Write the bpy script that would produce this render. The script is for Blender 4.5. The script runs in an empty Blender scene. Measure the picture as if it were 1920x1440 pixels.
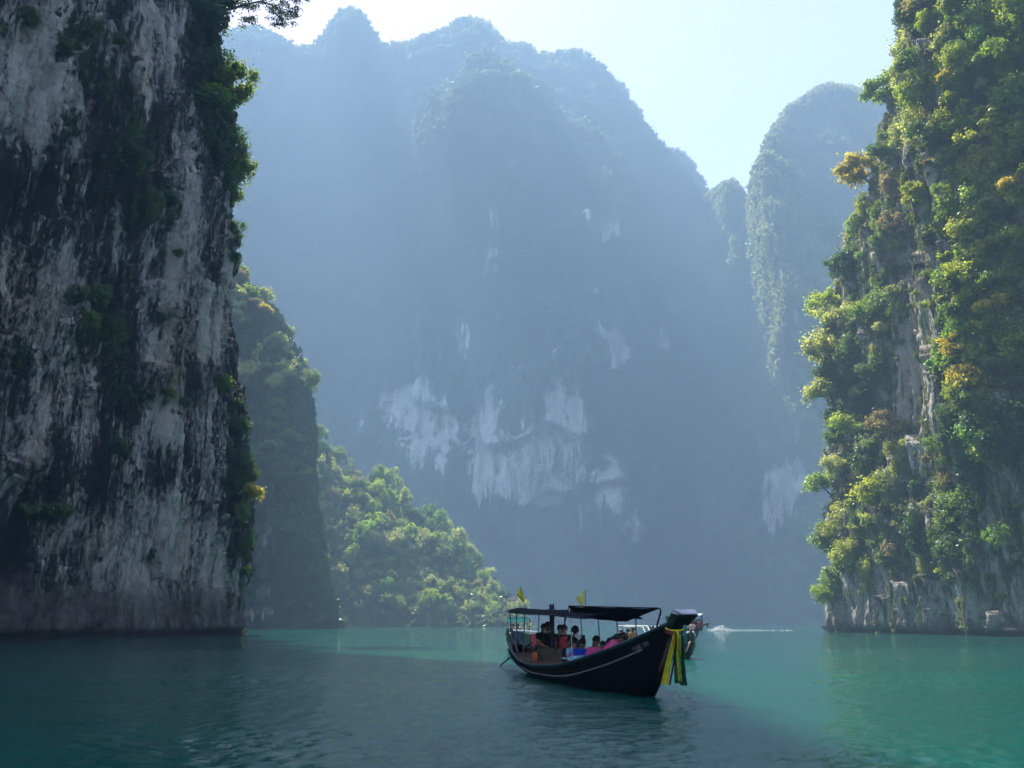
import bpy, math, random
import numpy as np
from mathutils import Vector, Matrix
from mathutils.bvhtree import BVHTree

random.seed(7)
RNG = np.random.default_rng(7)
R = math.radians
scene = bpy.context.scene
C = scene.collection

# ------------------------------------------------------------------ camera
F = 1663.0                      # focal length in units of a 1920 wide picture
CH = 1.7                        # camera height above the water
PITCH = math.atan(445.0 / F)
cp, sp = math.cos(PITCH), math.sin(PITCH)
cam_d = bpy.data.cameras.new('camera')
cam_d.sensor_width = 36.0
cam_d.lens = 36.0 * F / 1920.0
cam_d.clip_start = 0.1
cam_d.clip_end = 8000
cam = bpy.data.objects.new('camera', cam_d)
C.objects.link(cam)
cam.location = (0, 0, CH)
cam.rotation_euler = (R(90) + PITCH, 0, 0)
scene.camera = cam

# ------------------------------------------------------------------ sky, sun, exposure
SUN_AZ, SUN_EL = -26.0, 56.0    # azimuth from +y (negative = towards -x), elevation
world = bpy.data.worlds.new('World')
scene.world = world
world.use_nodes = True
wn = world.node_tree
wn.nodes.clear()
wo = wn.nodes.new('ShaderNodeOutputWorld')
wb = wn.nodes.new('ShaderNodeBackground')
ws = wn.nodes.new('ShaderNodeTexSky')
ws.sky_type = 'NISHITA'
ws.sun_disc = False
ws.sun_elevation = R(SUN_EL)
ws.sun_rotation = R(SUN_AZ)
ws.air_density = 1.0
ws.dust_density = 1.0
ws.ozone_density = 0.4
wb.inputs['Strength'].default_value = 0.07
wm = wn.nodes.new('ShaderNodeMix'); wm.data_type = 'RGBA'; wm.blend_type = 'MULTIPLY'
wm.inputs[0].default_value = 1.0; wm.inputs[7].default_value = (1.22, 0.85, 0.90, 1)     # hazy white of the day
wn.links.new(ws.outputs[0], wm.inputs[6]); wn.links.new(wm.outputs[2], wb.inputs[0])
wn.links.new(wb.outputs[0], wo.inputs[0])

sun_d = bpy.data.lights.new('sun', 'SUN')
sun_d.energy = 5.0
sun_d.angle = R(0.53)
sun_d.color = (1.0, 0.96, 0.88)
sun = bpy.data.objects.new('sun', sun_d)
C.objects.link(sun)
SDIR = Vector((math.sin(R(SUN_AZ)) * math.cos(R(SUN_EL)), math.cos(R(SUN_AZ)) * math.cos(R(SUN_EL)), math.sin(R(SUN_EL))))
sun.rotation_euler = SDIR.to_track_quat('Z', 'Y').to_euler()
sun.location = SDIR * 900

scene.view_settings.view_transform = 'Standard'
scene.view_settings.look = 'None'
scene.view_settings.gamma = 1.0
scene.view_settings.use_curve_mapping = False
scene.view_settings.exposure = 1.78
scene.render.engine = 'CYCLES'
cy = scene.cycles
cy.max_bounces = 6
cy.diffuse_bounces = 2
cy.glossy_bounces = 3
cy.transmission_bounces = 3
cy.volume_bounces = 1
cy.transparent_max_bounces = 4
cy.caustics_reflective = False
cy.caustics_refractive = False
cy.sample_clamp_indirect = 4.0
cy.use_denoising = True
cy.denoising_input_passes = 'RGB'

HAZE_DENSITY = 0.00066
HAZE_COLOR = (0.48, 0.715, 1.0)
HAZE_ANISO = 0.08

# ------------------------------------------------------------------ helpers
def P(px, py, Y):
    """the point of the place seen at a pixel of the photograph, Y metres away"""
    u = (px - 960.0) / F
    v = (720.0 - py) / F
    k = Y / (cp - v * sp)
    return Vector((u * k, Y, CH + (sp + v * cp) * k))

def proj(x, y, z):
    f = y * cp + (z - CH) * sp
    up = -y * sp + (z - CH) * cp
    f = np.where(f < 0.1, 0.1, f)
    return 960.0 + F * x / f, 720.0 - F * up / f

def water_y(py):
    """distance of a point of the water surface seen at row py"""
    v = (720.0 - py) / F
    return -CH * (cp - v * sp) / (sp + v * cp)

def tag(o, label=None, cat=None, group=None, kind=None):
    if label: o['label'] = label
    if cat: o['category'] = cat
    if group: o['group'] = group
    if kind: o['kind'] = kind
    return o

def empty(name, loc=(0, 0, 0), rz=0.0):
    o = bpy.data.objects.new(name, None)
    o.empty_display_size = 0.2
    C.objects.link(o)
    o.location = loc
    o.rotation_euler = (0, 0, rz)
    return o

def make_mesh(name, verts, faces, smooth=True):
    me = bpy.data.meshes.new(name)
    if isinstance(verts, np.ndarray) and isinstance(faces, np.ndarray):
        nv, nf, k = len(verts), len(faces), faces.shape[1]
        me.vertices.add(nv)
        me.vertices.foreach_set('co', verts.astype(np.float32).ravel())
        me.loops.add(nf * k)
        me.loops.foreach_set('vertex_index', faces.astype(np.int32).ravel())
        me.polygons.add(nf)
        me.polygons.foreach_set('loop_start', np.arange(0, nf * k, k, dtype=np.int32))
        me.polygons.foreach_set('use_smooth', np.full(nf, smooth, dtype=bool))
        me.update(calc_edges=True)
    else:
        me.from_pydata([tuple(v) for v in verts], [], [tuple(f) for f in faces])
        me.polygons.foreach_set('use_smooth', [smooth] * len(me.polygons))
        me.update()
    return me

def add_obj(name, me, mat=None, parent=None, loc=(0, 0, 0)):
    o = bpy.data.objects.new(name, me)
    C.objects.link(o)
    if mat is not None and len(me.materials) == 0:
        me.materials.append(mat)
    o.location = loc
    if parent is not None: o.parent = parent
    return o

class MB:
    """collects boxes, tubes and sheets of one part"""
    def __init__(self): self.v, self.f = [], []
    def add(self, v, f):
        b = len(self.v)
        self.v += [Vector(p) for p in v]
        self.f += [tuple(i + b for i in q) for q in f]
        return self
    def box(self, c, s, m=None):
        c = Vector(c); hx, hy, hz = s[0] / 2, s[1] / 2, s[2] / 2
        vs = [Vector((x, y, z)) for x in (-hx, hx) for y in (-hy, hy) for z in (-hz, hz)]
        if m is not None: vs = [m @ p for p in vs]
        return self.add([c + p for p in vs], [(0, 1, 3, 2), (4, 6, 7, 5), (0, 4, 5, 1), (2, 3, 7, 6), (0, 2, 6, 4), (1, 5, 7, 3)])
    def tube(self, pts, rad, n=8, cap=True):
        pts = [Vector(p) for p in pts]
        if not hasattr(rad, '__len__'): rad = [rad] * len(pts)
        vs, fs = [], []
        up = Vector((0.13, 0.31, 0.94))
        for i, p in enumerate(pts):
            d = (pts[min(i + 1, len(pts) - 1)] - pts[max(i - 1, 0)])
            if d.length < 1e-9: d = Vector((0, 0, 1))
            d.normalize()
            a = d.cross(up)
            if a.length < 0.05: a = d.cross(Vector((1, 0, 0)))
            a.normalize(); b = d.cross(a)
            for k in range(n):
                t = 2 * math.pi * k / n
                vs.append(p + (a * math.cos(t) + b * math.sin(t)) * rad[i])
        for i in range(len(pts) - 1):
            for k in range(n):
                fs.append((i * n + k, i * n + (k + 1) % n, (i + 1) * n + (k + 1) % n, (i + 1) * n + k))
        if cap:
            fs.append(tuple(range(n - 1, -1, -1)))
            fs.append(tuple((len(pts) - 1) * n + k for k in range(n)))
        return self.add(vs, fs)
    def ball(self, c, r, n=8, m=6):
        c = Vector(c)
        if not hasattr(r, '__len__'): r = (r, r, r)
        vs, fs = [], []
        for i in range(m + 1):
            ph = math.pi * i / m
            for k in range(n):
                t = 2 * math.pi * k / n
                vs.append(c + Vector((r[0] * math.sin(ph) * math.cos(t), r[1] * math.sin(ph) * math.sin(t), r[2] * math.cos(ph))))
        for i in range(m):
            for k in range(n):
                fs.append((i * n + k, (i + 1) * n + k, (i + 1) * n + (k + 1) % n, i * n + (k + 1) % n))
        return self.add(vs, fs)
    def build(self, name, mat, parent=None, smooth=False, loc=(0, 0, 0)):
        return add_obj(name, make_mesh(name, self.v, self.f, smooth), mat, parent, loc)

# numpy gradient noise
_perm = RNG.permutation(256)
_perm = np.concatenate([_perm, _perm, _perm])
_g = RNG.normal(size=(256, 3)); _g /= np.linalg.norm(_g, axis=1)[:, None]
def noise(x, y, z, seed=0):
    x = np.asarray(x, float) + seed * 17.31; y = np.asarray(y, float) + seed * 7.77; z = np.asarray(z, float) - seed * 3.19
    x, y, z = np.broadcast_arrays(x, y, z)
    xi, yi, zi = np.floor(x).astype(int), np.floor(y).astype(int), np.floor(z).astype(int)
    xf, yf, zf = x - xi, y - yi, z - zi
    u, v, w = [t * t * t * (t * (t * 6 - 15) + 10) for t in (xf, yf, zf)]
    def corner(a, b, c):
        h = _perm[(_perm[(_perm[(xi + a) & 255] + yi + b) & 255] + zi + c) & 255]
        g = _g[h]
        return g[..., 0] * (xf - a) + g[..., 1] * (yf - b) + g[..., 2] * (zf - c)
    x00 = corner(0, 0, 0) * (1 - u) + corner(1, 0, 0) * u
    x10 = corner(0, 1, 0) * (1 - u) + corner(1, 1, 0) * u
    x01 = corner(0, 0, 1) * (1 - u) + corner(1, 0, 1) * u
    x11 = corner(0, 1, 1) * (1 - u) + corner(1, 1, 1) * u
    return 1.6 * ((x00 * (1 - v) + x10 * v) * (1 - w) + (x01 * (1 - v) + x11 * v) * w)
def fbm(x, y, z, o=4, seed=0, g=0.5):
    s, a, t = 0, 1.0, 0
    for i in range(o):
        k = 2.03 ** i
        s = s + a * noise(x * k, y * k, z * k, seed + i * 5)
        t += a; a *= g
    return s / t
def sstep(a, b, x):
    t = np.clip((np.asarray(x, float) - a) / (b - a), 0, 1)
    return t * t * (3 - 2 * t)

# ------------------------------------------------------------------ materials
def nmat(name):
    m = bpy.data.materials.new(name); m.use_nodes = True
    t = m.node_tree; t.nodes.clear()
    out = t.nodes.new('ShaderNodeOutputMaterial')
    return m, t, out
def N(t, typ, **kw):
    n = t.nodes.new(typ)
    for k, v in kw.items():
        if k in n.inputs: n.inputs[k].default_value = v
        else: setattr(n, k, v)
    return n
def L(t, a, b): t.links.new(a, b)
def mixc(t, fac, a, b, mode='MIX'):
    n = t.nodes.new('ShaderNodeMix'); n.data_type = 'RGBA'; n.blend_type = mode
    for s, val in ((0, fac), (6, a), (7, b)):
        if hasattr(val, 'node'): t.links.new(val, n.inputs[s])
        elif isinstance(val, (int, float)): n.inputs[s].default_value = val
        else: n.inputs[s].default_value = (*val, 1)
    return n.outputs[2]
def mth(t, op, a, b=0.0, c=None, clamp=False):
    n = t.nodes.new('ShaderNodeMath'); n.operation = op; n.use_clamp = clamp
    for i, val in enumerate((a, b, c)):
        if val is None: continue
        if hasattr(val, 'node'): t.links.new(val, n.inputs[i])
        else: n.inputs[i].default_value = val
    return n.outputs[0]
def ramp(t, fac, stops):
    n = t.nodes.new('ShaderNodeValToRGB'); e = n.color_ramp.elements
    while len(e) < len(stops): e.new(0.5)
    for i, (p, c) in enumerate(stops):
        e[i].position = p
        e[i].color = (*c, 1) if hasattr(c, '__len__') else (c, c, c, 1)
    t.links.new(fac, n.inputs[0])
    return n.outputs[0]
def coords(t, scale, off=(0, 0, 0)):
    tc = t.nodes.new('ShaderNodeTexCoord'); mp = t.nodes.new('ShaderNodeMapping')
    mp.inputs['Scale'].default_value = scale; mp.inputs['Location'].default_value = off
    t.links.new(tc.outputs['Object'], mp.inputs[0])
    return mp.outputs[0]
def nz(t, scale_vec, scale=1.0, detail=4, rough=0.55, dist=0.0, off=(0, 0, 0)):
    n = t.nodes.new('ShaderNodeTexNoise')
    n.inputs['Scale'].default_value = scale; n.inputs['Detail'].default_value = detail
    n.inputs['Roughness'].default_value = rough; n.inputs['Distortion'].default_value = dist
    t.links.new(coords(t, scale_vec, off), n.inputs['Vector'])
    return n.outputs[0]

def simple(name, col, rough=0.6, var=0.15, scale=6.0, spec=0.4, metal=0.0, bump=0.0, translucent=0.0, stretch=(1, 1, 1)):
    m, t, out = nmat(name)
    b = N(t, 'ShaderNodeBsdfPrincipled')
    b.inputs['Roughness'].default_value = rough
    b.inputs['Metallic'].default_value = metal
    b.inputs['Specular IOR Level'].default_value = spec
    n = nz(t, stretch, scale, 5, 0.6)
    dark = tuple(c * (1 - var * 1.6) for c in col); lite = tuple(min(1, c * (1 + var)) for c in col)
    c = ramp(t, n, [(0.3, dark), (0.7, lite)])
    L(t, c, b.inputs['Base Color'])
    if bump:
        bn = N(t, 'ShaderNodeBump'); bn.inputs['Strength'].default_value = bump; bn.inputs['Distance'].default_value = 0.02
        L(t, n, bn.inputs['Height']); L(t, bn.outputs[0], b.inputs['Normal'])
    sh = b.outputs[0]
    if translucent:
        tr = N(t, 'ShaderNodeBsdfTranslucent'); L(t, c, tr.inputs[0])
        mx = N(t, 'ShaderNodeMixShader'); mx.inputs[0].default_value = translucent
        L(t, sh, mx.inputs[1]); L(t, tr.outputs[0], mx.inputs[2]); sh = mx.outputs[0]
    L(t, sh, out.inputs[0])
    return m

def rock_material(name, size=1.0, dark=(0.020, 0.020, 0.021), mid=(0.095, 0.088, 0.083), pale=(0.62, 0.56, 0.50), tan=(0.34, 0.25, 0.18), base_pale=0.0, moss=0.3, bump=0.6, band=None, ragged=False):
    """weathered limestone: vertical black stains, pale flowstone, tan scars; size = metres of a streak"""
    m, t, out = nmat(name)
    s = 1.0 / size
    a_pale = N(t, 'ShaderNodeAttribute'); a_pale.attribute_name = 'pale'
    a_tan = N(t, 'ShaderNodeAttribute'); a_tan.attribute_name = 'tan'
    st1 = nz(t, (s, s, s * 0.10), 0.55, 6, 0.62, 0.6)
    st2 = nz(t, (s, s, s * 0.07), 2.2, 5, 0.6, 0.4, (3, 1, 7))
    big = nz(t, (s, s, s * 0.45), 0.12, 4, 0.55, 0.3, (9, 2, 4))
    spk = nz(t, (s, s, s * 0.45), 2.6, 9, 0.78, 0.8, (1, 5, 2))
    st3 = nz(t, (s, s, s * 0.12), 7.0, 5, 0.65, 0.5, (8, 3, 1))
    k = mth(t, 'MULTIPLY', st1, 0.85)
    k = mth(t, 'ADD', k, mth(t, 'MULTIPLY', st2, 0.55))
    k = mth(t, 'ADD', k, mth(t, 'MULTIPLY', big, 0.8))
    k = mth(t, 'ADD', k, mth(t, 'MULTIPLY', spk, 1.05))
    k = mth(t, 'ADD', k, mth(t, 'MULTIPLY', st3, 0.5))
    if ragged:
        rg_ = mth(t, 'ADD', a_pale.outputs['Fac'], mth(t, 'MULTIPLY_ADD', st1, 3.0, -1.6))
        rg_ = mth(t, 'ADD', rg_, mth(t, 'MULTIPLY_ADD', spk, 2.0, -1.0))
        rg_ = mth(t, 'MULTIPLY', ramp(t, rg_, [(0.18, 0), (0.8, 1)]), ramp(t, a_pale.outputs['Fac'], [(0.06, 0), (0.35, 1)]))
        k = mth(t, 'ADD', k, mth(t, 'MULTIPLY', rg_, 0.42))
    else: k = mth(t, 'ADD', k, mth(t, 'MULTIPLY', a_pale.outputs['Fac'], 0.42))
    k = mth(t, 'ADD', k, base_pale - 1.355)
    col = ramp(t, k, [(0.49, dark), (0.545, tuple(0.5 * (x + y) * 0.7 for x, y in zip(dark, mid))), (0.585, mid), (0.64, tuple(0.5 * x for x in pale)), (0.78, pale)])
    tn = nz(t, (s, s, s * 0.3), 0.25, 4, 0.6, 0.2, (20, 2, 0))
    tf = mth(t, 'MULTIPLY', ramp(t, tn, [(0.48, 0), (0.66, 1)]), 0.35)
    tf = mth(t, 'ADD', tf, a_tan.outputs['Fac'], clamp=True)
    col = mixc(t, mth(t, 'MULTIPLY', tf, 0.6), col, mixc(t, 1.0, col, tuple(x * 2.6 for x in tan), 'MULTIPLY'))
    mo = nz(t, (s, s, s * 0.4), 0.5, 6, 0.7, 0.3, (4, 40, 2))
    mf = mth(t, 'MULTIPLY', ramp(t, mo, [(0.52, 0), (0.66, 1)]), moss)
    col = mixc(t, mf, col, (0.025, 0.04, 0.014))
    if band is not None:            # silt and stain left by the changing water level
        tc = N(t, 'ShaderNodeTexCoord'); sx = N(t, 'ShaderNodeSeparateXYZ'); L(t, tc.outputs['Object'], sx.inputs[0])
        bn0 = nz(t, (0.4, 0.4, 0.4), 0.6, 4)
        zz = mth(t, 'ADD', sx.outputs[2], mth(t, 'MULTIPLY', bn0, 3.0))
        bf = ramp(t, mth(t, 'DIVIDE', zz, band * 2), [(0.5, 1), (0.78, 0)])
        brown = mixc(t, st1, (0.11, 0.085, 0.072), (0.27, 0.22, 0.19))
        brown = mixc(t, ramp(t, nz(t, (1, 1, .6), 1.4, 9, .75, .6, (7, 7, 1)), [(.45, 0), (.6, .8)]), brown, (0.05, 0.045, 0.042))
        col = mixc(t, mth(t, 'MULTIPLY', bf, 0.8), col, brown)
        wet = ramp(t, sx.outputs[2], [(0.0, 1), (0.55, 1), (0.7, 0)])
        col = mixc(t, mth(t, 'MULTIPLY', wet, 0.7), col, (0.03, 0.025, 0.02))
    b = N(t, 'ShaderNodeBsdfPrincipled'); b.inputs['Roughness'].default_value = 0.85
    b.inputs['Specular IOR Level'].default_value = 0.25
    L(t, col, b.inputs['Base Color'])
    bmp = N(t, 'ShaderNodeBump'); bmp.inputs['Strength'].default_value = bump; bmp.inputs['Distance'].default_value = 0.8 * size
    hh = mth(t, 'ADD', mth(t, 'MULTIPLY', st2, 0.8), mth(t, 'MULTIPLY', spk, 1.2))
    L(t, hh, bmp.inputs['Height']); L(t, bmp.outputs[0], b.inputs['Normal'])
    L(t, b.outputs[0], out.inputs[0])
    return m

def leaf_material(name, fixed=None, trans=0.56):
    """leaves: the colour comes from the tree itself, every spray a little lighter, darker or yellower"""
    m, t, out = nmat(name)
    oi = N(t, 'ShaderNodeObjectInfo')
    if fixed is None:
        base = oi.outputs['Color']
    else:
        base = ramp(t, oi.outputs['Random'], [(i / max(1, len(fixed) - 1), c) for i, c in enumerate(fixed)])
    n1 = nz(t, (1, 1, 1), 2.3, 3, 0.6)
    n2 = nz(t, (1, 1, 1), 14.0, 2, 0.6, 0, (3, 3, 3))
    f = ramp(t, n1, [(0.3, 0.55), (0.7, 1.45)])
    col = mixc(t, 1.0, base, f, 'MULTIPLY')
    col = mixc(t, 1.0, col, ramp(t, n2, [(0.3, (0.75, 0.8, 0.8)), (0.72, (1.4, 1.25, 1.0))]), 'MULTIPLY')
    d = N(t, 'ShaderNodeBsdfDiffuse'); L(t, col, d.inputs[0])
    tr = N(t, 'ShaderNodeBsdfTranslucent'); L(t, mixc(t, 1.0, col, (1.5, 1.5, 0.6), 'MULTIPLY'), tr.inputs[0])
    mx = N(t, 'ShaderNodeMixShader'); mx.inputs[0].default_value = trans
    L(t, d.outputs[0], mx.inputs[1]); L(t, tr.outputs[0], mx.inputs[2])
    gl = N(t, 'ShaderNodeBsdfGlossy'); gl.inputs['Roughness'].default_value = 0.45; gl.inputs[0].default_value = (0.9, 1, 0.9, 1)
    mg = N(t, 'ShaderNodeMixShader'); mg.inputs[0].default_value = 0.045
    L(t, mx.outputs[0], mg.inputs[1]); L(t, gl.outputs[0], mg.inputs[2])
    L(t, mg.outputs[0], out.inputs[0])
    return m

M_LEAF = leaf_material('leaf')
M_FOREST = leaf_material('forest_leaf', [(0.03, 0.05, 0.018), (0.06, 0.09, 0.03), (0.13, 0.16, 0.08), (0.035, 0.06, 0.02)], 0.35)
M_RIDGE = leaf_material('ridge_forest_leaf', [(0.08, 0.11, 0.04), (0.15, 0.18, 0.09), (0.24, 0.26, 0.15), (0.06, 0.09, 0.03)], 0.45)  # paler sage greens; sunlight on the ridge spurs is put into the colour
M_FOREST_NEAR = leaf_material('undergrowth_leaf', [(0.05, 0.085, 0.022), (0.12, 0.16, 0.04), (0.20, 0.21, 0.08), (0.035, 0.065, 0.02)], 0.5)
M_SUNNY = leaf_material('sunny_leaf', [(0.22, 0.30, 0.03), (0.14, 0.23, 0.04), (0.30, 0.36, 0.04), (0.10, 0.18, 0.035)], 0.64)  # yellow-green, brightened: sunlight on the near buttress put into the leaf colour
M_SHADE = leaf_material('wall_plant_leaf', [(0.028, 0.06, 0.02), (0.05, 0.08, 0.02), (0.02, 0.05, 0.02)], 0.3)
M_BARK = simple('bark', (0.16, 0.13, 0.10), 0.9, 0.4, 3.0, 0.2)

# ------------------------------------------------------------------ foliage meshes
def leaf_quads(centers, normals, size, rng, elong=1.5):
    n = len(centers)
    r = rng.normal(size=(n, 3))
    tng = np.cross(normals, r); tng /= np.linalg.norm(tng, axis=1)[:, None] + 1e-9
    bi = np.cross(normals, tng); bi /= np.linalg.norm(bi, axis=1)[:, None] + 1e-9
    s = (size * rng.uniform(0.6, 1.35, n))[:, None]
    a = centers + tng * s * elong * 0.5; c = centers - tng * s * elong * 0.5
    b = centers + bi * s * 0.5 + tng * s * 0.1; d = centers - bi * s * 0.5 + tng * s * 0.1
    v = np.stack([a, b, c, d], 1).reshape(-1, 3)
    return v, np.arange(4 * n).reshape(-1, 4)

def crown_mesh(name, shape, n_puffs, per_puff, leaf, seed, mat):
    rng = np.random.default_rng(seed)
    cs, ns = [], []
    for i in range(n_puffs):
        d = rng.normal(size=3); d /= np.linalg.norm(d)
        if shape == 'umbrella':
            c = np.array([d[0] * 0.85, d[1] * 0.85, abs(d[2]) * 0.35 + 0.1 * rng.normal()]) * rng.uniform(0.5, 1.05)
            pr = rng.uniform(0.12, 0.32); sq = 0.8
            c[2] += 0.25 * noise(c[0] * 1.3, c[1] * 1.3, seed * .37)[()] * 1.6
        elif shape == 'drape':
            h = rng.uniform(-1.6, 0.6)
            w = 0.75 if h > -0.5 else 0.75 * (1 - (-0.5 - h) / 1.6)
            c = np.array([d[0] * 0.55 * w, d[1] * w * 0.9, h]); pr = rng.uniform(0.18, 0.34); sq = 1.25
        elif shape == 'bush':
            c = d * rng.uniform(0.35, 0.8) * np.array([1, 1, 0.75]); pr = rng.uniform(0.13, 0.36); sq = 0.95
        else:       # airy
            c = d * rng.uniform(0.5, 1.15) * np.array([1, 1, 0.8]); pr = rng.uniform(0.14, 0.26); sq = 0.7
        k = int(per_puff * rng.uniform(0.6, 1.4))
        q = rng.normal(size=(k, 3)); q /= np.linalg.norm(q, axis=1)[:, None]
        rad = rng.uniform(0.3, 1.0, k) ** 0.5
        rad = np.where(rng.random(k) < 0.2, rad * rng.uniform(1.15, 1.9, k), rad)
        lump = 1 + 0.6 * noise(q[:, 0] * 2 + i, q[:, 1] * 2, q[:, 2] * 2)
        off = q * (rad * lump)[:, None] * pr * np.array([1, 1, sq])
        cs.append(c + off)
        nn = q * 0.9 + rng.normal(size=(k, 3)) * 0.6 + np.array([0, 0, 0.5])
        ns.append(nn / np.linalg.norm(nn, axis=1)[:, None])
    v, f = leaf_quads(np.concatenate(cs), np.concatenate(ns), leaf, rng)
    me = make_mesh(name, v, f, False)
    me.materials.append(mat)
    return me

CROWNS = {}
for sh, npf, ppf, lf in (('umbrella', 44, 68, 0.085), ('drape', 40, 85, 0.080), ('bush', 40, 68, 0.085), ('airy', 36, 42, 0.085)):
    CROWNS[sh] = [crown_mesh('crown_' + sh, sh, npf, ppf, lf, 100 + i * 7 + npf, M_LEAF) for i in range(4)]
LITE = {k: [crown_mesh('spray_' + k, k, a, b, c, 300 + i, None) for i in range(3)] for k, a, b, c in (('bush', 11, 24, 0.21), ('drape', 13, 22, 0.19), ('umbrella', 12, 22, 0.2))}
for l in LITE.values():
    for me in l: me.materials.clear()

def limb_mesh(name, end, seed, limbs=5, r0=0.075, drop=0.25):
    """trunk from the origin to the crown centre with limbs that spread into the crown"""
    rng = random.Random(seed)
    mb = MB(); end = Vector(end)
    pts, rads = [], []
    for i in range(6):
        t = i / 5
        p = end * t
        p.z = end.z * (t ** (1.0 + drop * 2)) - drop * math.sin(t * math.pi) * 0.3
        p += Vector((rng.uniform(-1, 1), rng.uniform(-1, 1), 0)) * 0.04 * math.sin(t * math.pi)
        pts.append(p); rads.append(r0 * (1 - 0.55 * t))
    mb.tube(pts, rads, 6)
    for k in range(limbs):
        a = 2 * math.pi * (k + rng.random() * 0.6) / limbs
        s = pts[3 if k % 2 else 4]
        e = end + Vector((math.cos(a) * rng.uniform(0.5, 0.85), math.sin(a) * rng.uniform(0.5, 0.85), rng.uniform(-0.1, 0.35)))
        mid = (s + e) / 2 + Vector((0, 0, rng.uniform(-0.1, 0.12)))
        mb.tube([s, (s + mid) / 2 + Vector((0, 0, -0.03)), mid, e], [r0 * 0.4, r0 * 0.33, r0 * 0.24, r0 * 0.07], 5)
    me = make_mesh(name, mb.v, mb.f, True)
    me.materials.append(M_BARK)
    return me
TRUNK_CLIFF = [limb_mesh('trunk_cliff', (0.75, 0, 0.55), s, 5, 0.06) for s in (1, 2, 3)]
TRUNK_HILL = [limb_mesh('trunk_hill', (0.05, 0, 1.25), s, 6, 0.07, 0.0) for s in (4, 5, 6)]

def make_tree(name, loc, rz, r, shape, color, on_cliff=True, seed=0, squash=1.0, show_trunk=True):
    rng = random.Random(seed)
    root = empty(name, loc, rz)
    root.scale = (r, r * rng.uniform(0.85, 1.15), r * squash)
    cr = bpy.data.objects.new('crown', CROWNS[shape][rng.randrange(4)])
    C.objects.link(cr); cr.parent = root
    if shape == 'drape': cr.location = (0.45, 0, 0.1)
    elif on_cliff: cr.location = (0.75, 0, 0.6)
    else: cr.location = (0.05, 0, 1.35)
    cr.rotation_euler = (rng.uniform(-.15, .15), rng.uniform(-.15, .15), rng.uniform(-.5, .5)) if shape == 'drape' else (rng.uniform(-.45, .45), rng.uniform(-.45, .45), rng.uniform(0, 6.28))
    cr.color = (*color, 1)
    if show_trunk:
        tr = bpy.data.objects.new('trunk', (TRUNK_CLIFF if on_cliff else TRUNK_HILL)[rng.randrange(3)])
        C.objects.link(tr); tr.parent = root
    return root

# ------------------------------------------------------------------ terrain builders
def set_attr(me, name, arr):
    a = me.attributes.new(name, 'FLOAT', 'POINT')
    a.data.foreach_set('value', np.asarray(arr, np.float32).ravel())

def blobs(px, py, lst):
    """stained and pale areas of a rock face, from where the photograph shows them"""
    s = np.zeros_like(px)
    for (cx, cyy, rx, ry, w) in lst:
        d = ((px - cx) / rx) ** 2 + ((py - cyy) / ry) ** 2
        s += w * np.exp(-d ** 1.5)
    return s

def grid_faces(nr, nc, closed=False):
    r = np.arange(nr - 1)[:, None]; c = np.arange(nc if closed else nc - 1)[None, :]
    c2 = (c + 1) % nc if closed else c + 1
    return np.stack([r * nc + c, r * nc + c2, (r + 1) * nc + c2, (r + 1) * nc + c], -1).reshape(-1, 4)

class Ground:
    """a terrain sheet with what is needed to stand things on it"""
    def __init__(self, me, v, f):
        self.me, self.v, self.f = me, v, f
        self.bvh = BVHTree.FromPolygons(v.tolist(), f.tolist())
    def hit(self, px, py):
        d = (P(px, py, 100) - Vector((0, 0, CH))).normalized()
        loc, nrm, i, dist = self.bvh.ray_cast(Vector((0, 0, CH)), d)
        if loc is None: return None
        if nrm.dot(d) > 0: nrm = -nrm
        return loc, nrm, dist

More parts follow.
